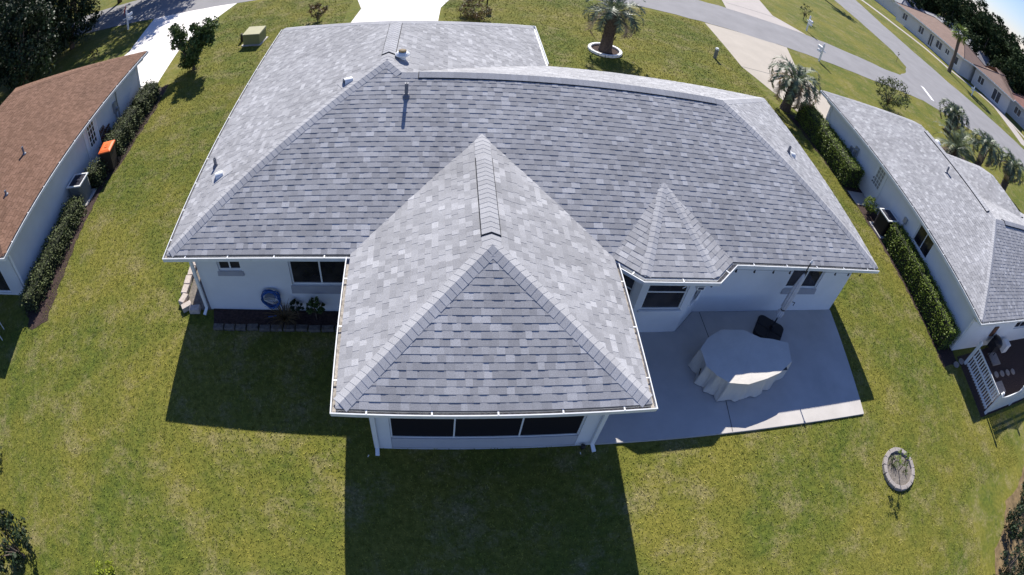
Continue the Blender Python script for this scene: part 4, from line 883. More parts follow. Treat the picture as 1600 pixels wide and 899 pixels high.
# bed plants
blades_tuft('ornamental_grass', 'tawny grass clump in the rear bed below the blue hose', (2.78, .2, .03), 150, .62, .3, M['straw'], 3, 'plant')
tree('shrub', 'smaller round shrub in the rear bed beside the hose', (3.14, .30, .03), .62, .17, M['leafdark'], 16, 34, .06, .015, .25, seed=5, cat='shrub', limbs=3, group='two small round shrubs')
tree('shrub', 'larger round shrub in the rear bed under the wide window', (3.62, .26, .03), .72, .24, M['leaf'], 22, 40, .07, .018, .24, seed=6, cat='shrub', limbs=4, group='two small round shrubs')
# edging blocks
def block(loc, rz, label, group, m, sx=.30, sy=.17, h=.11, proto={}):
    key = (m, sx, sy, h)
    if key not in proto:
        b = MB(); k = .012; 
        for z0, z1, e0, e1 in ((0, h-k, 0, 0), (h-k, h, 0, k)):
            b.add([(sx/2-e0,sy/2-e0,z0),(-sx/2+e0,sy/2-e0,z0),(-sx/2+e0,-sy/2+e0,z0),(sx/2-e0,-sy/2+e0,z0),(sx/2-e1,sy/2-e1,z1),(-sx/2+e1,sy/2-e1,z1),(-sx/2+e1,-sy/2+e1,z1),(sx/2-e1,-sy/2+e1,z1)],
                  [(4,5,6,7),(0,1,5,4),(1,2,6,5),(2,3,7,6),(3,0,4,7)])
        o = b.build('edging_block', M[m]); proto[key] = o
    else:
        o = proto[key].copy(); COL.objects.link(o)
    o.location = loc; o.rotation_euler = (random.uniform(-.03,.03), random.uniform(-.03,.03), rz); return tag(o, label, 'edging block', group)
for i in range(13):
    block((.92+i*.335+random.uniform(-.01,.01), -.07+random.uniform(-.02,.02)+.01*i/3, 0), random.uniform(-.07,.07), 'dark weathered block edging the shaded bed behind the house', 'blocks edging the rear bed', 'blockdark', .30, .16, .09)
sp = [(-.42,2.45,1.5),(-.43,2.12,1.57),(-.45,1.78,1.6),(-.47,1.44,1.62),(-.46,1.10,1.55),(-.42,.77,1.3),(-.25,.53,.6),(.05,.44,.05)]
for x, y, a in sp: block((x,y,0), a, 'pinkish block edging the sunlit bed at the left house corner', 'blocks edging the side bed', 'blockp', .32, .2, .16)
def ring(cx, cy, r_, n, label, group, m, sx, sy, h, sq=1.0):
    for i in range(n):
        a = 2*math.pi*i/n; block((cx+math.cos(a)*r_, cy+math.sin(a)*r_*sq, 0), a+math.pi/2, label, group, m, sx, sy, h)
ring(18.98, -5.45, .64, 15, 'gray block in the stone ring on the back lawn', 'blocks of the back lawn ring', 'block', .265, .15, .11)
struct(sheet('ring_soil', [(18.98+.58*math.cos(a/20*6.283), -5.45+.58*math.sin(a/20*6.283)) for a in range(20)], .035, M['soil'], .03))
tree('sapling', 'thin leafy sapling planted inside the stone ring', (18.97, -5.5, .03), 1.15, .26, M['leafhedge'], 16, 20, .06, .014, .7, seed=8, cat='sapling', limbs=4, lean=(-.62, .05), clump=.09)
blades_tuft('weed', 'yellow green weed growing low inside the stone ring', (18.8, -5.2, .03), 60, .26, .5, M['leafbush'], 9, 'weed')
blades_tuft('weed', 'small weed at the lower right inside the stone ring', (19.2, -5.62, .03), 26, .16, .3, M['leafbush'], 19, 'weed')
# stakes by the screened porch
for (x, y, a), lb in zip(((5.05,-3.42,.25),(9.60,-3.42,-.35)), ('white stake in the grass left of the porch', 'white stake in the grass at the right porch corner')):
    b = MB(); b.tube([(0,0,-.02),(a*.16,-.05,.17)], .011, 6); o = b.build('stake', M['white']); o.location = (x,y,0); tag(o, lb, 'stake')
b = MB(); b.tube([(0,0,0),(0,0,.08)], .02, 6); b.lathe((0,0,.08), [(.05,0),(.06,.06),(.03,.10)], 10); o = b.build('garden_light', M['plastic']); o.location = (9.64,-3.30,0); tag(o, 'black garden light at the foot of the right porch downspout', 'garden light')
# back lawn edge plants
tree('shrub', 'yellow green shrub at the bottom edge of the back lawn', (-1.2, -7.3, 0), .38, .36, M['leafyellow'], 26, 30, .06, .015, .05, seed=12, cat='shrub', limbs=3)
tree('shrub', 'pale gray leaved shrub at the left edge of the back lawn', (-6.3, -5.1, 0), .4, .35, M['leafbush'], 16, 26, .06, .015, .08, seed=13, cat='shrub', limbs=3)
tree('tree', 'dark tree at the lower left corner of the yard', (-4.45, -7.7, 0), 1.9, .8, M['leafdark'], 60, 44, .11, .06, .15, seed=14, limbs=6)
hx = [(24.5,-9.5,1.3,.7),(23.4,-10.9,1.5,.8),(26.2,-8.9,1.5,.9)]
for i, (x, y, h, r_) in enumerate(hx):
    tree('shrub', ('dark shrub on red dirt at the right edge, the middle one', 'dark shrub on red dirt at the bottom right corner', 'dark shrub on red dirt at the right edge, the uppermost')[i], (x, y, 0), h, r_, M['leafdark'], 50, 40, .09, .05, .1, seed=20+i, cat='shrub', group='dark shrubs in the lower right corner')

# ================================================================== LEFT SIDE STRIP
def ac_unit(loc, label, rounded, rz=0):
    root = thing('air_conditioner', label, 'air conditioner', loc, rz=rz); s = .39; h = .92
    b = MB()
    def rr(k, z0, z1, rad=.16):
        pts = []
        for q in range(4):
            cx_, cy_ = ((1,1),(-1,1),(-1,-1),(1,-1))[q]
            for w in range(5):
                a = q*math.pi/2+w/4*math.pi/2; pts.append((cx_*(k-rad)+rad*math.cos(a), cy_*(k-rad)+rad*math.sin(a)))
        n = len(pts); b.add([(x,y,z0) for x, y in pts]+[(x,y,z1) for x, y in pts], [tuple(range(n-1,-1,-1)), tuple(range(n,2*n))]+[(i,(i+1) % n,n+(i+1) % n,n+i) for i in range(n)])
    for i in range(12): rr(s, .06+i*.067, .06+i*.067+.045)
    rr(s-.02, .03, h-.05); b.build('case', M['acgray'] if not rounded else M['plastic'], root)
    b = MB(); t = .05
    for x0,x1,y0,y1 in ((-s-.01,s+.01,-s-.01,-s+t),(-s-.01,s+.01,s-t,s+.01),(-s-.01,-s+t,-s+t,s-t),(s-t,s+.01,-s+t,s-t)): b.box(x0,x1,y0,y1,h-.05,h)
    b.build('rim', M['gutter'], root)
    b = MB(); b.box(-s+t,s-t,-s+t,s-t,h-.045,h-.03)
    for r_ in (.08,.15,.22,.29): b.tube([(r_*math.cos(a/24*6.283), r_*math.sin(a/24*6.283), h-.012) for a in range(25)], .007, 4, False)
    for a in range(12): b.tube([(0,0,h-.01),(.3*math.cos(a/12*6.283),.3*math.sin(a/12*6.283),h-.014)], .004, 4, False)
    b.lathe((0,0,h-.03), [(.07,0),(.07,.035),(.03,.04)], 12); b.build('fan_grille', M['acgrille'], root)
    b = MB(); b.box(-s-.1,s+.1,-s-.1,s+.1,0,.06); b.build('pad', M['concrete'], root)
ac_unit((-7.13, 5.62, 0), 'gray air conditioner between hedges by the left house', False)
ac_unit((24.33, 4.75, 0), 'dark air conditioner with white rim by the right house', True, R(4))
bn = thing('trash_bin', 'black wheeled trash bin with bright orange lid', 'trash bin', (-6.48, 7.42, 0), rz=R(8))
b = MB(); b.obox((0,0), .44, .54, .06, .98, 0, 1.22); b.build('body', M['binblack'], bn)
b = MB(); b.add([(-.31,-.38,.985),(.31,-.38,.985),(.31,.38,.985),(-.31,.38,.985),(-.30,-.36,1.02),(.30,-.36,1.02),(.30,.36,1.05),(-.30,.36,1.05),(-.2,-.25,1.055),(.2,-.25,1.055),(.2,.22,1.075),(-.2,.22,1.075)],
      [(0,3,2,1),(0,1,5,4),(1,2,6,5),(2,3,7,6),(3,0,4,7),(4,5,9,8),(5,6,10,9),(6,7,11,10),(7,4,8,11),(8,9,10,11)]); ld = b.build('lid', M['orange'], bn)
b = MB(); b.tube([(.09*math.cos(a/20*6.283), -.02+.09*math.sin(a/20*6.283), 1.07) for a in range(21)], .009, 4, False); b.build('emblem', M['orange'], ld)
b = MB(); b.tube([(-.24,.40,.96),(.24,.40,.96)], .02); b.build('handle', M['binblack'], bn)
for sx in (-1, 1):
    b = MB(); b.tube([(sx*.27,.30,.12),(sx*.32,.30,.12)], .12, 14); b.build('wheel', M['plastic'], bn)
GH = 'leafy hedges along the left house'
hedge('hedge', 'long leafy hedge by the rear corner of the left house', [(-6.98,4.9),(-6.93,3.2),(-6.95,1.6),(-6.98,.2)], .72, .62, M['leafbush'], 31, 420, .075, GH, wob=.09, clumpy=.10)
hedge('hedge', 'short leafy bush between the air conditioner and orange bin', [(-6.85,6.25),(-6.78,6.9)], .6, .75, M['leafbush'], 32, 420, .075, GH, wob=.10, clumpy=.12)
hedge('hedge', 'leafy hedge just beyond the orange lidded bin', [(-6.80,8.1),(-6.78,9.2),(-6.80,10.6)], .75, .85, M['leafbush'], 33, 420, .075, GH, wob=.09, clumpy=.10)
hedge('hedge', 'leafy hedge by the front corner of the left house', [(-6.85,11.2),(-6.9,12.9)], .8, .8, M['leafbush'], 34, 420, .075, GH, wob=.09, clumpy=.10)
tree('tree', 'bushy dark green tree beside the bright left driveway', (-5.55, 15.25, 0), 2.95, 1.25, M['leaf'], 10, 62, .15, .10, .25, seed=42, limbs=1, clump=.26, lobes=[(-.15,0,.75,.5,20),(.1,.05,1.25,.6,24),(-.7,.1,1.75,.45,16),(-.85,.1,2.25,.32,10),(.75,0,1.7,.5,20),(1.05,.1,2.2,.42,16),(.45,0,2.35,.3,8)])
# transformer box and marker post
tr_ = thing('transformer_box', 'olive green utility transformer box on the front lawn', 'utility box', (-2.92, 17.75, 0), rz=R(-8))
b = MB(); b.obox((0,0), .98, .85, .05, .62, 0, 1.0); b.build('cabinet', M['olive'], tr_)
b = MB(); b.add([(-.52,-.46,.62),(.52,-.46,.62),(.52,.46,.62),(-.52,.46,.62),(-.50,-.44,.66),(.50,-.44,.66),(.50,.44,.74),(-.50,.44,.74)],[(0,3,2,1),(4,5,6,7),(0,1,5,4),(1,2,6,5),(2,3,7,6),(3,0,4,7)]); b.build('lid', M['olivetop'], tr_)
b = MB(); b.obox((0,0), 1.15, 1.05, 0, .05); b.build('pad', M['concrete'], tr_)
b = MB(); b.lathe((0,0,0), [(.09,0),(.085,.42),(.06,.46)], 12); o = b.build('utility_post', M['binblack']); o.location = (-3.75,18.05,0); tag(o, 'short dark round utility post beside the transformer box', 'utility post')
# front yard
tree('shrub', 'red flowering shrub on the front lawn left of the driveway', (0.05, 19.9, 0), 1.25, .58, M['leafred'], 34, 40, .09, .03, .1, seed=51, cat='shrub', limbs=6)
tree('shrub', 'wide bronze leaved shrub on the front lawn right of the driveway', (8.25, 19.9, 0), 1.2, .88, M['leafred'], 60, 40, .09, .03, .05, seed=52, cat='shrub', limbs=8)
b_ = thing('lamp_post', 'black post lamp behind the bronze leaved shrub', 'lamp post', (9.1, 22.4, 0)); b = MB(); b.tube([(0,0,0),(0,0,1.5)], .04); b.build('post', M['plastic'], b_); b = MB(); b.lathe((0,0,1.5), [(.08,0),(.14,.05),(.16,.28),(.03,.38)], 8); b.build('lamp_head', M['plastic'], b_)
for i in range(16):
    a = 2*math.pi*i/16; block((14.5+math.cos(a)*.78, 16.84+math.sin(a)*.72, 0), a+math.pi/2, 'white block in the ring round the front lawn palm', 'blocks of the palm ring', 'whiteblock' if 'whiteblock' in M else 'white', .30, .15, .13)
struct(sheet('palm_ring_soil', [(14.5+.7*math.cos(a/20*6.283), 16.84+.65*math.sin(a/20*6.283)) for a in range(20)], .03, M['mulch'], .02))
palm('palm_tree', 'pindo palm standing in a white block ring on the front lawn', (14.5, 16.84, 0), 2.15, .33, 1.85, 28, 61, lean=(.08,.02), droop=1.25, wid=.06)
palm('palm_tree', 'pindo palm beside the pale right hand driveway', (23.55, 13.65, 0), 1.6, .30, 2.1, 30, 62, droop=1.75, dry=8, ll=.36, wid=.075, elmin=-.1, lean=(.12,.05))
pb = thing('bollard', 'short gray utility bollard with white cap on the front lawn', 'utility post', (21.3, 18.42, 0)); b = MB(); b.obox((0,0), .16, .16, 0, .58); b.build('post', M['acgray'], pb); b = MB(); b.obox((0,0), .19, .19, .58, .68, 0, .8); b.build('cap', M['white'], pb)
def mailbox(loc, label, m=M['white'], rz=0, paper=True):
    r_ = thing('mailbox', label, 'mailbox', loc, rz=rz, group='roadside mailboxes'); b = MB(); b.obox((0,0), .11, .11, 0, 1.45); b.lathe((0,0,1.45), [(.07,0),(.06,.06),(.01,.12)], 8); b.build('post', m, r_)
    b = MB(); b.obox((0,-.0), .06, .7, .93, .99); b.tube([(0,-.05,.6),(0,.28,.94)], .025); b.build('bracket', m, r_)
    b = MB(); n = 8; vs = []
    for y in (.02,.50):
        vs += [(-.09,y,1.0),(.09,y,1.0)]+[(.09*math.cos(math.pi*k/n), y, 1.13+.09*math.sin(math.pi*k/n)) for k in range(n+1)]
    k = n+3; b.add(vs, [tuple(range(k)), tuple(range(2*k-1, k-1, -1))]+[(i, k+i, k+(i+1) % k, (i+1) % k) for i in range(k)]); b.build('box', m, r_)
    if paper:
        b = MB(); b.box(-.11,.11,.03,.45,.70,.86); b.build('paper_box', m, r_)
    return r_
mailbox((32.15, 22.93, 0), 'white mailbox with paper box on the near road verge', rz=R(10))
mailbox((35.5, 30.0, 0), 'white mailbox post on the far side of the street', rz=R(180))
mb_ = mailbox((-15.0, 24.05, 0), 'pale mailbox post carrying a red and blue flag, shaded by trees', rz=R(-30))
b = MB(); b.tube([(0,0,1.3),(-.12,.1,1.95)], .012); b.build('flag_pole', M['white'], mb_)
b = MB(); b.add([(-.06,.05,1.7),(-.1,.08,1.95),(-.38,.0,1.45),(-.34,-.04,1.1)], [(0,1,2,3)]); b.add([(-.06,.045,1.7),(-.1,.075,1.95),(-.38,-.005,1.45),(-.34,-.045,1.1)], [(3,2,1,0)]); b.build('flag', M['flagred'], mb_)
b = MB(); b.add([(-.065,.06,1.80),(-.1,.09,1.97),(-.2,.06,1.77),(-.165,.03,1.6)], [(0,1,2,3)]); b.build('flag_canton', M['flagblue'], mb_)
tree('shrub', 'small flowering shrub in front of the left house', (-15.4, 19.7, 0), .8, .35, M['leafred'], 16, 20, .09, .02, .2, seed=53, cat='shrub', limbs=4)
tree('shrub', 'small bare looking shrub beside the mailbox across the street', (37.4, 33.5, 0), 1.75, .62, M['leafbush'], 22, 18, .10, .035, .35, seed=54, cat='shrub', limbs=9, clump=.2)
tree('shrub', 'airy twiggy shrub on the verge behind the right house', (36.1, 18.5, 0), 2.35, 1.35, M['leafbush'], 110, 18, .14, .05, .12, seed=55, cat='shrub', limbs=16, clump=.3)
tree('sapling', 'thin sapling on the grass island between the two streets', (49.0, 31.4, 0), 1.3, .12, M['leafbush'], 5, 12, .10, .02, .8, seed=56, cat='sapling', limbs=2)

# ================================================================== RIGHT SIDE STRIP
GR = 'clipped hedges along the right house'
hedge('hedge', 'tall clipped hedge at the front part of the right house', [(24.25,12.9),(24.2,10.5),(24.1,7.5)], .95, 1.05, M['leafhedge'], 35, 420, .06, GR, wob=.04, clumpy=.05)
hedge('hedge', 'long clipped hedge under the rear window of the right house', [(24.38,4.1),(24.32,1.5),(24.22,-1.45)], .78, 1.0, M['leafhedge'], 36, 430, .06, GR, wob=.04, clumpy=.05)
tree('shrub', 'small ball shrub next to the right air conditioner', (24.15, 5.85, 0), .85, .36, M['leafhedge'], 34, 50, .055, .03, .08, seed=57, cat='shrub', limbs=4, clump=.12)
struct(sheet('ac_slab', [(23.75,6.3),(24.8,6.3),(24.8,7.2),(23.75,7.2)], .03, M['walk'], .03))
fn = thing('picket_fence', 'white picket fence round the dark yard of the right house', 'fence', (25.45, -4.62, 0))
def picket_run(parent, a, b_, h0, n, scallop=0, w=.05, rails=(.12,.55,.98)):
    a, b_ = Vector((*a, 0)), Vector((*b_, 0)); d = (b_-a); L = d.length; d.normalize(); ang = math.atan2(d.y, d.x)
    for i in range(n):
        t = (i+.5)/n; c = a+d*L*t; h = h0-scallop*math.sin(math.pi*t); b = MB(); b.obox((c.x,c.y), w, .022, .05, h-.04, ang); b.obox((c.x,c.y), w, .022, h-.04, h, ang, .3); b.build('picket', M['white'], parent)
    for z in rails:
        if z > h0-.1-scallop and scallop: z = h0-.1-scallop
        m_ = (a+b_)/2; b = MB(); nn = Vector((-d.y, d.x, 0))*.03; b.obox((m_.x+nn.x,m_.y+nn.y), L, .035, z, z+.08, ang); b.build('rail', M['white'], parent)
def fpost(parent, p, h=1.15):
    b = MB(); b.obox(p, .12, .12, 0, h); b.obox(p, .16, .16, h, h+.03); b.lathe((p[0],p[1],h+.03), [(.03,0),(.07,.05),(.06,.10),(.01,.13)], 10); b.build('post', M['white'], parent)
picket_run(fn, (.03,.15), (.03,2.25), 1.05, 16, w=.055)
picket_run(fn, (.15,0), (2.4,0), 1.05, 26, .18, w=.07); picket_run(fn, (2.55,0), (4.8,0), 1.05, 26, .18, w=.07); picket_run(fn, (4.95,0), (7.2,0), 1.05, 26, .18, w=.07)
for p in ((.03,.03),(2.47,0),(4.87,0),(7.3,0),(.03,2.36)): fpost(fn, p)
for i, (x, y) in enumerate(((24.72,-2.25),(25.22,-2.15))):
    b = MB(); b.lathe((0,0,0), [(.2,0),(.2,.04),(.18,.05)], 12); o = b.build('stepping_stone', M['block']); o.location = (x,y,.006); o.scale = (1,.7,1); tag(o, ('round stepping stone outside the fence gate, nearer the hedge','round stepping stone outside the fence gate, nearer the fence')[i], 'stepping stone', 'round stepping stones')
for i in range(6):
    b = MB(); b.lathe((0,0,0), [(.2,0),(.2,.04),(.18,.05)], 12); o = b.build('stepping_stone', M['block']); o.location = (26.6+i*.62,-3.05-.03*i,.006); o.scale = (1,.8,1); tag(o, 'round stepping stone in the row inside the picket fence', 'stepping stone', 'round stepping stones inside the fence')
for i, (x, y, s) in enumerate(((28.3,-2.35,.8),(26.9,-3.95,.7),(27.7,-3.75,.7))):
    b = MB(); b.obox((0,0), s, s*.8, 0, .05); o = b.build('paver', M['block']); o.location = (x,y,.006); tag(o, ('square gray paver near the wall inside the fence','square paver inside the fence, nearest its corner post','square paver inside the fence, second from its corner post')[i], 'paver')
pl_ = thing('wall_plaque', 'brown plaque mounted on the rear wall of the right house', 'plaque', (27.75, -1.60, .95)); b = MB(); b.box(-.22,.22,-.03,0,-.28,.28); b.build('board', M['brownwood'], pl_); b = MB(); b.box(-.08,.08,-.045,-.031,-.1,.1); b.build('ornament', M['terracotta'], pl_)
gr = thing('grill', 'dark barbecue grill against the rear wall of the right house', 'grill', (28.0, -2.0, 0)); b = MB(); b.box(-.35,.35,-.22,.22,.35,.75); b.build('firebox', M['plastic'], gr)
b = MB(); b.lathe((0,0,.75), [(.33,0),(.30,.12),(.15,.2),(.0,.22)], 14); b.build('lid', M['plastic'], gr)
for x, y in ((-.3,-.18),(.3,-.18),(-.3,.18),(.3,.18)):
    b = MB(); b.tube([(x,y,0),(x,y,.36)], .02); b.build('leg', M['pole'], gr)
hb_ = thing('hose_box', 'white hose box by the rear door of the right house', 'hose box', (29.6, -1.95, 0)); b = MB(); b.obox((0,0), .5, .4, .02, .45, 0, .95); b.build('body', M['white'], hb_); b = MB(); b.obox((0,0), .52, .42, .452, .5, 0, .9); b.build('lid', M['white'], hb_)
# lounge chair behind the left house
lc = thing('garden_chair', 'white garden chair in the shade behind the left house', 'chair', (-8.35, -.95, 0), rz=R(20))
b = MB(); 
for i in range(5): b.box(-.24,.24,-.24+i*.1,-.17+i*.1,.40,.43)
b.build('seat', M['white'], lc); b = MB()
for i in range(5): b.box(-.24+i*.1,-.18+i*.1,.25,.28,.44,.9)
b.box(-.25,.25,.245,.285,.9,.95); b.build('backrest', M['white'], lc)
for x, y in ((-.22,-.22),(.22,-.22),(-.22,.24),(.22,.24)):
    b = MB(); b.tube([(x,y,0),(x,y,.41)], .018); b.build('leg', M['white'], lc)

# ================================================================== FAR RIGHT: palms, street, houses, wood
palm('palm_tree', 'drooping palm by the road, farthest of the palms beyond the right house', (44.3, 18.2, 0), 1.6, .34, 2.1, 30, 63, droop=1.7, wid=.09, elmin=-.1, dry=4, group='palms beyond the right house')
palm('palm_tree', 'tallest drooping palm beyond the right house', (41.0, 11.8, 0), 2.6, .30, 2.15, 30, 64, droop=1.7, wid=.09, elmin=-.1, dry=5, group='palms beyond the right house', lean=(.3,.2))
palm('palm_tree', 'dark trunked palm nearest the right frame edge', (45.9, 11.4, 0), 2.2, .36, 2.1, 28, 65, droop=1.7, wid=.09, elmin=-.1, dry=4, group='palms beyond the right house', lean=(.2,.2))
palm('palm_tree', 'low spreading palm with long fronds right behind the right house', (39.3, 13.2, 0), 1.0, .25, 2.5, 32, 66, droop=.9, dry=2, group='palms beyond the right house', ll=.5)
tree('shrub', 'orange flowered shrub at the foot of the palms', (39.6, 13.6, 0), .7, .7, M['leafred'], 20, 24, .10, .02, .05, seed=67, cat='shrub', limbs=4)
struct(sheet('palm_bed', ragged([(36.5,12),(39,14.8),(42.5,15.5),(43.5,13),(40.5,10.5),(37.5,9.5)], .25, .07), .006, M['mulch']))
# fan palm by the far street
fp = thing('palm_tree', 'tall thin fan palm in front of the far houses', 'palm tree', (68.4, 39.2, 0)); t = MB(); t.tube([(0,0,0),(.1,.1,3),(-.1,.2,6.2)], [.34,.24,.26], 10); t.build('trunk', M['bark'], fp)
g_ = np.random.default_rng(70); Q = []
for i in range(46):
    az = i*2.4; el = 1.2-2.0*i/46; c = np.array([-.1+math.cos(az)*math.cos(el)*1.0, .2+math.sin(az)*math.cos(el)*1.0, 6.3+math.sin(el)*1.0]); s = np.array([-math.sin(az), math.cos(az), 0])
    for k in np.linspace(-1.3, 1.3, 12):
        d = np.array([math.cos(az)*math.cos(el-.2), math.sin(az)*math.cos(el-.2), math.sin(el-.2)])*math.cos(k)+s*math.sin(k); tip = c+d*g_.uniform(.7, 1.0)+np.array([0,0,-.15]); n_ = np.cross(d, [0,0,1]); n_ /= np.linalg.norm(n_)+1e-9
        Q.append([c-n_*.02, c+n_*.02, (c+tip)/2+n_*.07, tip])
quadmesh('crown', np.array(Q), M['leafhedge'], fp)
palm('palm_tree', 'palm whose long shadow crosses the far grass island', (50.2, 49.8, 0), 5.4, .28, 1.7, 26, 71, group='palms along the far street')
mailbox((67.5, 33.3, 0), 'small white mailbox on the verge of the far street', rz=R(80))
def far_house(label, a, b_, depth, ze, p, rm_, wm, wins=(), porch=None, gable=0):
    """hip roofed house whose street face runs a -> b_; local x along the face, y away from the street"""
    a, b_ = Vector((*a, 0)), Vector((*b_, 0)); d = (b_-a); L = d.length; rz_ = math.atan2(d.y, d.x)
    root = thing('house', label, 'house', tuple(a), 'houses along the far street', rz_)
    y0, y1, x0, x1 = -.6, depth+.6, -.6, L+.6; h = (y1-y0)/2; zr = ze+p*h
    b = MB(); P = [(x0,y0,ze),(x1,y0,ze),(x1,y1,ze),(x0,y1,ze),(x0+h,y0+h,zr),(x1-h,y0+h,zr)]
    b.add(P+[(q[0],q[1],ze-.16) for q in P[:4]], [(0,1,5,4),(1,2,5),(2,3,4,5),(3,0,4),(0,6,7,1),(1,7,8,2),(2,8,9,3),(3,9,6,0),(6,9,8,7)]); ro = b.build('roof', rm_, root)
    c = MB()
    for u, v in ((0,4),(1,5),(2,5),(3,4),(4,5)): c.tube([Vector(P[u])+Vector((0,0,.01)), Vector(P[v])+Vector((0,0,.01))], .09, 5)
    c.build('ridge_cap', rm_, ro)
    w = MB(); wall_panel(w, (0,0), (L,0), 0, ze-.16, [(x-.5*wd,x+.5*wd,z0,z1) for x, wd, z0, z1 in wins]); wall_panel(w, (L,0), (L,depth), 0, ze-.16); wall_panel(w, (L,depth), (0,depth), 0, ze-.16); wall_panel(w, (0,depth), (0,0), 0, ze-.16); w.build('wall', wm, root)
    for x, wd, z0, z1 in wins:
        window(root, (0,0), (L,0), (x-.5*wd,x+.5*wd,z0,z1), th=.12, pm=M['farglass'], fw=.09, name='garage_door' if wd > 3 else 'window')
    f = MB(); sweep(f, [(x0,y0,ze-.02),(x1,y0,ze-.02),(x1,y1,ze-.02),(x0,y1,ze-.02)], [(.005,.03),(.005,-.16),(.05,-.16),(.05,.03)], closed=True); f.build('fascia', M['white'], root)
    return root
far_house('pale far house with brown roof and a row of windows behind the fan palm', (73.6, 58.0), (73.2, 41.2), 9, 2.95, .36, M['farroofbrown'], M['farwall'],
          [(2.0,1.3,1.0,2.3),(6.5,1.3,.9,2.3),(9.2,1.1,.2,2.4),(11.2,1.5,.9,2.3),(13.3,1.0,1.2,2.2),(15.3,1.5,.9,2.3)])
far_house('far house with reddish brown roof and garage right of the fan palm', (76.3, 40.4), (79.6, 34.2), 9, 2.95, .36, M['farroofbrown'], M['farwall'], [(1.4,1.2,.9,2.2),(4.6,1.6,.3,2.3)])
far_house('far house with a red roof beside the dark wood', (82.2, 36.5), (88.5, 24.5), 10, 2.9, .36, M['farroofred'], M['farwall'], [(2.5,1.4,.9,2.2),(7.5,1.4,.9,2.2)])
tree('oak_tree', 'dark tree rising between the far houses behind the fan palm', (82.5, 49.5, 0), 7.5, 3.2, M['leafoak'], 60, 34, .55, .2, 1.5, seed=170, clump=.8, group='trees among the far houses')
tree('oak_tree', 'dark tree rising between the far houses near the top edge', (81.0, 64.0, 0), 7.0, 3.0, M['leafoak'], 60, 34, .55, .2, 1.5, seed=171, clump=.8, group='trees among the far houses')
tree('oak_tree', 'dark tree leaning over the red far roof', (87.5, 41.5, 0), 8.0, 3.6, M['leafoak'], 70, 34, .55, .2, 1.5, seed=172, clump=.85, group='trees among the far houses')
far_house('far gray roofed house behind the brown roofed one', (86.5, 66.0), (86.0, 47.5), 9, 2.95, .42, M['farroofgray'], M['farwall'], [(3,1.5,.9,2.3),(8,1.5,.9,2.3),(13,1.5,.9,2.3)])
far_house('gray roofed far house at the top edge of the view', (78.0, 77.0), (76.4, 60.5), 9, 2.9, .42, M['farroofgray'], M['farwall'], [(3,1.5,.9,2.3),(8,1.5,.9,2.3)])
tree('shrub', 'bright green rounded shrub before the far red roofed house', (84.5, 25.8, 0), 2.0, 1.3, M['leafhedge'], 30, 30, .22, .06, .1, seed=80, cat='shrub', limbs=4)
tree('shrub', 'dark rounded shrub before the far red roofed house', (83.0, 29.5, 0), 1.9, 1.4, M['leafoak'], 30, 30, .22, .06, .1, seed=81, cat='shrub', limbs=4)
gt = np.random.default_rng(90); k = 0
for row, (A_, B_, n, h0) in enumerate((((93, 80), (96, 27), 14, 10.4), ((103, 88), (108, 26), 14, 12.4), ((118, 104), (128, 20), 14, 14.6))):
    for i in range(n):
        t = (i+gt.uniform(-.25,.25))/(n-1); x = A_[0]+(B_[0]-A_[0])*t+gt.uniform(-1.5,1.5); y = A_[1]+(B_[1]-A_[1])*t; h = h0*gt.uniform(.86,1.1)
        tree('oak_tree', 'dark evergreen tree in the wood behind the far houses', (x, y, 0), h, gt.uniform(3.6,4.8), M['leafoak'], 80, 34, .62, .22, h*.16, squash=1.05, seed=100+k, group='trees of the wood behind the far houses', limbs=5, clump=.95); k += 1
# big trees upper left
tl = [(-19.6,16.4,7.6,2.8),(-23.5,12.0,8.5,3.4),(-22.0,20.8,8.2,3.2),(-27.5,17.0,9.5,4.0),(-27.0,24.5,9.0,3.8),(-20.3,23.4,8.2,2.9)]
tn = ['broad dark tree nearest the brown roof, upper left','dark tree at the left frame edge beside the brown roof','dark tree on the road side in the upper left corner','tall dark tree behind the others in the upper left corner','dark tree beside the shaded road, upper left corner','dark tree on the shaded verge nearest the flag mailbox']
for i, (x, y, h, r_) in enumerate(tl):
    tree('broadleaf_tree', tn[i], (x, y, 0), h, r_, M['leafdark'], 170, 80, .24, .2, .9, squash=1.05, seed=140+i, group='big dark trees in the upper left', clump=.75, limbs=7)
for i, (x, y, h, r_) in enumerate([(-15.4,32.6,12.0,4.3),(-21.0,32.4,11.5,4.3),(-26.5,32.3,11.5,4.2),(-33,33,11,4.2)]):
    tree('broadleaf_tree', 'tall dark tree shading the street from its far side, upper left', (x, y, 0), h, r_, M['leafdark'], 210, 70, .30, .2, 2.6, seed=150+i, group='trees across the street at the upper left', clump=.8, limbs=7)

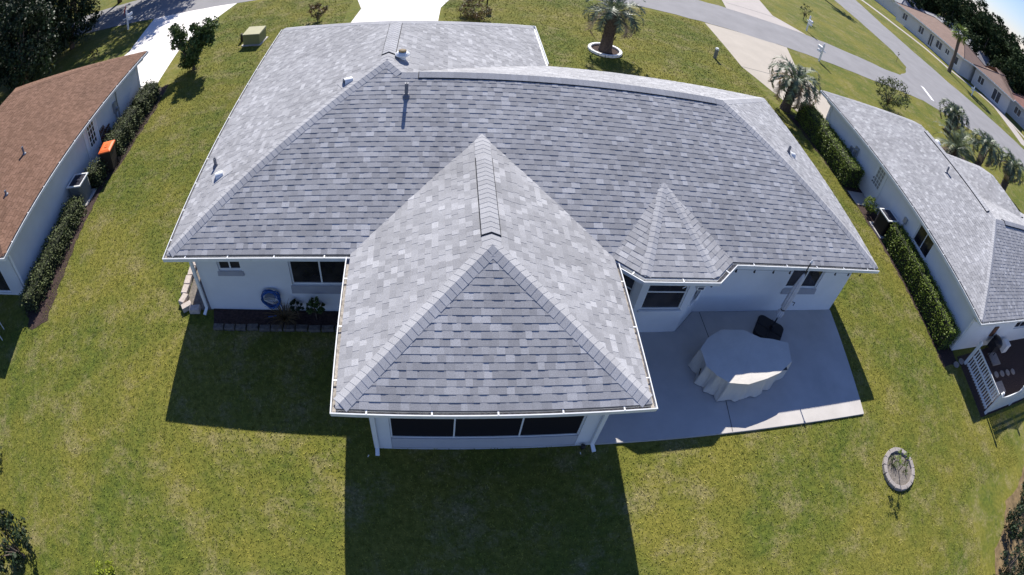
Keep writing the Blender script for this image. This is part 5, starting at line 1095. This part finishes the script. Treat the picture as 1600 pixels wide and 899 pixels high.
# ================================================================== GRASS BLADES on the near lawns
def inside_house(x, y):
    a = (x > .4)&(x < 18.6)&(y > .5)&(y < 8.9); b_ = (x > .4)&(x < 9.8)&(y > .5)&(y < 12.7); c = (x > 5.2)&(x < 9.9)&(y > -3.2)&(y < .6)
    d = (x > 9.9)&(x < 18.45)&(y > -3.33)&(y < .6); f = (x < -6.3)&(y > -.4)&(y < 13.5); g2 = (x > 23.75)&(y > -2.3); h = (x > 25)&(y > -4.75); j = (x > .6)&(x < 5.2)&(y > -.12)&(y < .6)
    k_ = (x > -.5)&(x < .6)&(y > .45)&(y < 2.6); l = ((x-18.98)**2+(y+5.45)**2) < .72**2; m_ = (x > 1.5)&(x < 6.7)&(y > 12); n_ = (y > 13.1)&(x < -6.4); o__ = (x > 22.9)&(y > 12)&(x < 29)
    p_ = (x > 22.2+.0*y)&(y < -7.2)&((y+7.2) < (x-25)*.0)
    return a|b_|c|d|f|g2|h|j|k_|l|m_|n_|o__|p_
def grass(n, x0, x1, y0, y1, hmin, hmax, wmin, wmax, seed, name):
    g = np.random.default_rng(seed); x = g.uniform(x0, x1, n); y = g.uniform(y0, y1, n); k = ~inside_house(x, y); x, y = x[k], y[k]; n = len(x)
    az = g.uniform(0, 6.283, n); ln = g.uniform(.5, 1.5, n); h = g.uniform(hmin, hmax, n); w = g.uniform(wmin, wmax, n)
    b = np.stack([x, y, np.zeros(n)], 1); s = np.stack([-np.sin(az), np.cos(az), 0*az], 1)*w[:, None]*.5; d = np.stack([np.cos(az)*ln, np.sin(az)*ln, np.ones(n)], 1)*h[:, None]
    Q = np.stack([b-s, b+s, b+d*.6+s*.8+np.stack([np.cos(az), np.sin(az), 0*az], 1)*.0, b+d], 1); o = quadmesh(name, Q, M['blade']); return tag(o, 'short yellow green lawn grass behind and beside the houses', 'grass', kind='stuff')
grass(460000, -9.5, 27, -11.5, 14, .018, .042, .010, .024, 200, 'grass')
grass(110000, -9, 40, 14, 24.6, .02, .045, .02, .04, 201, 'grass')
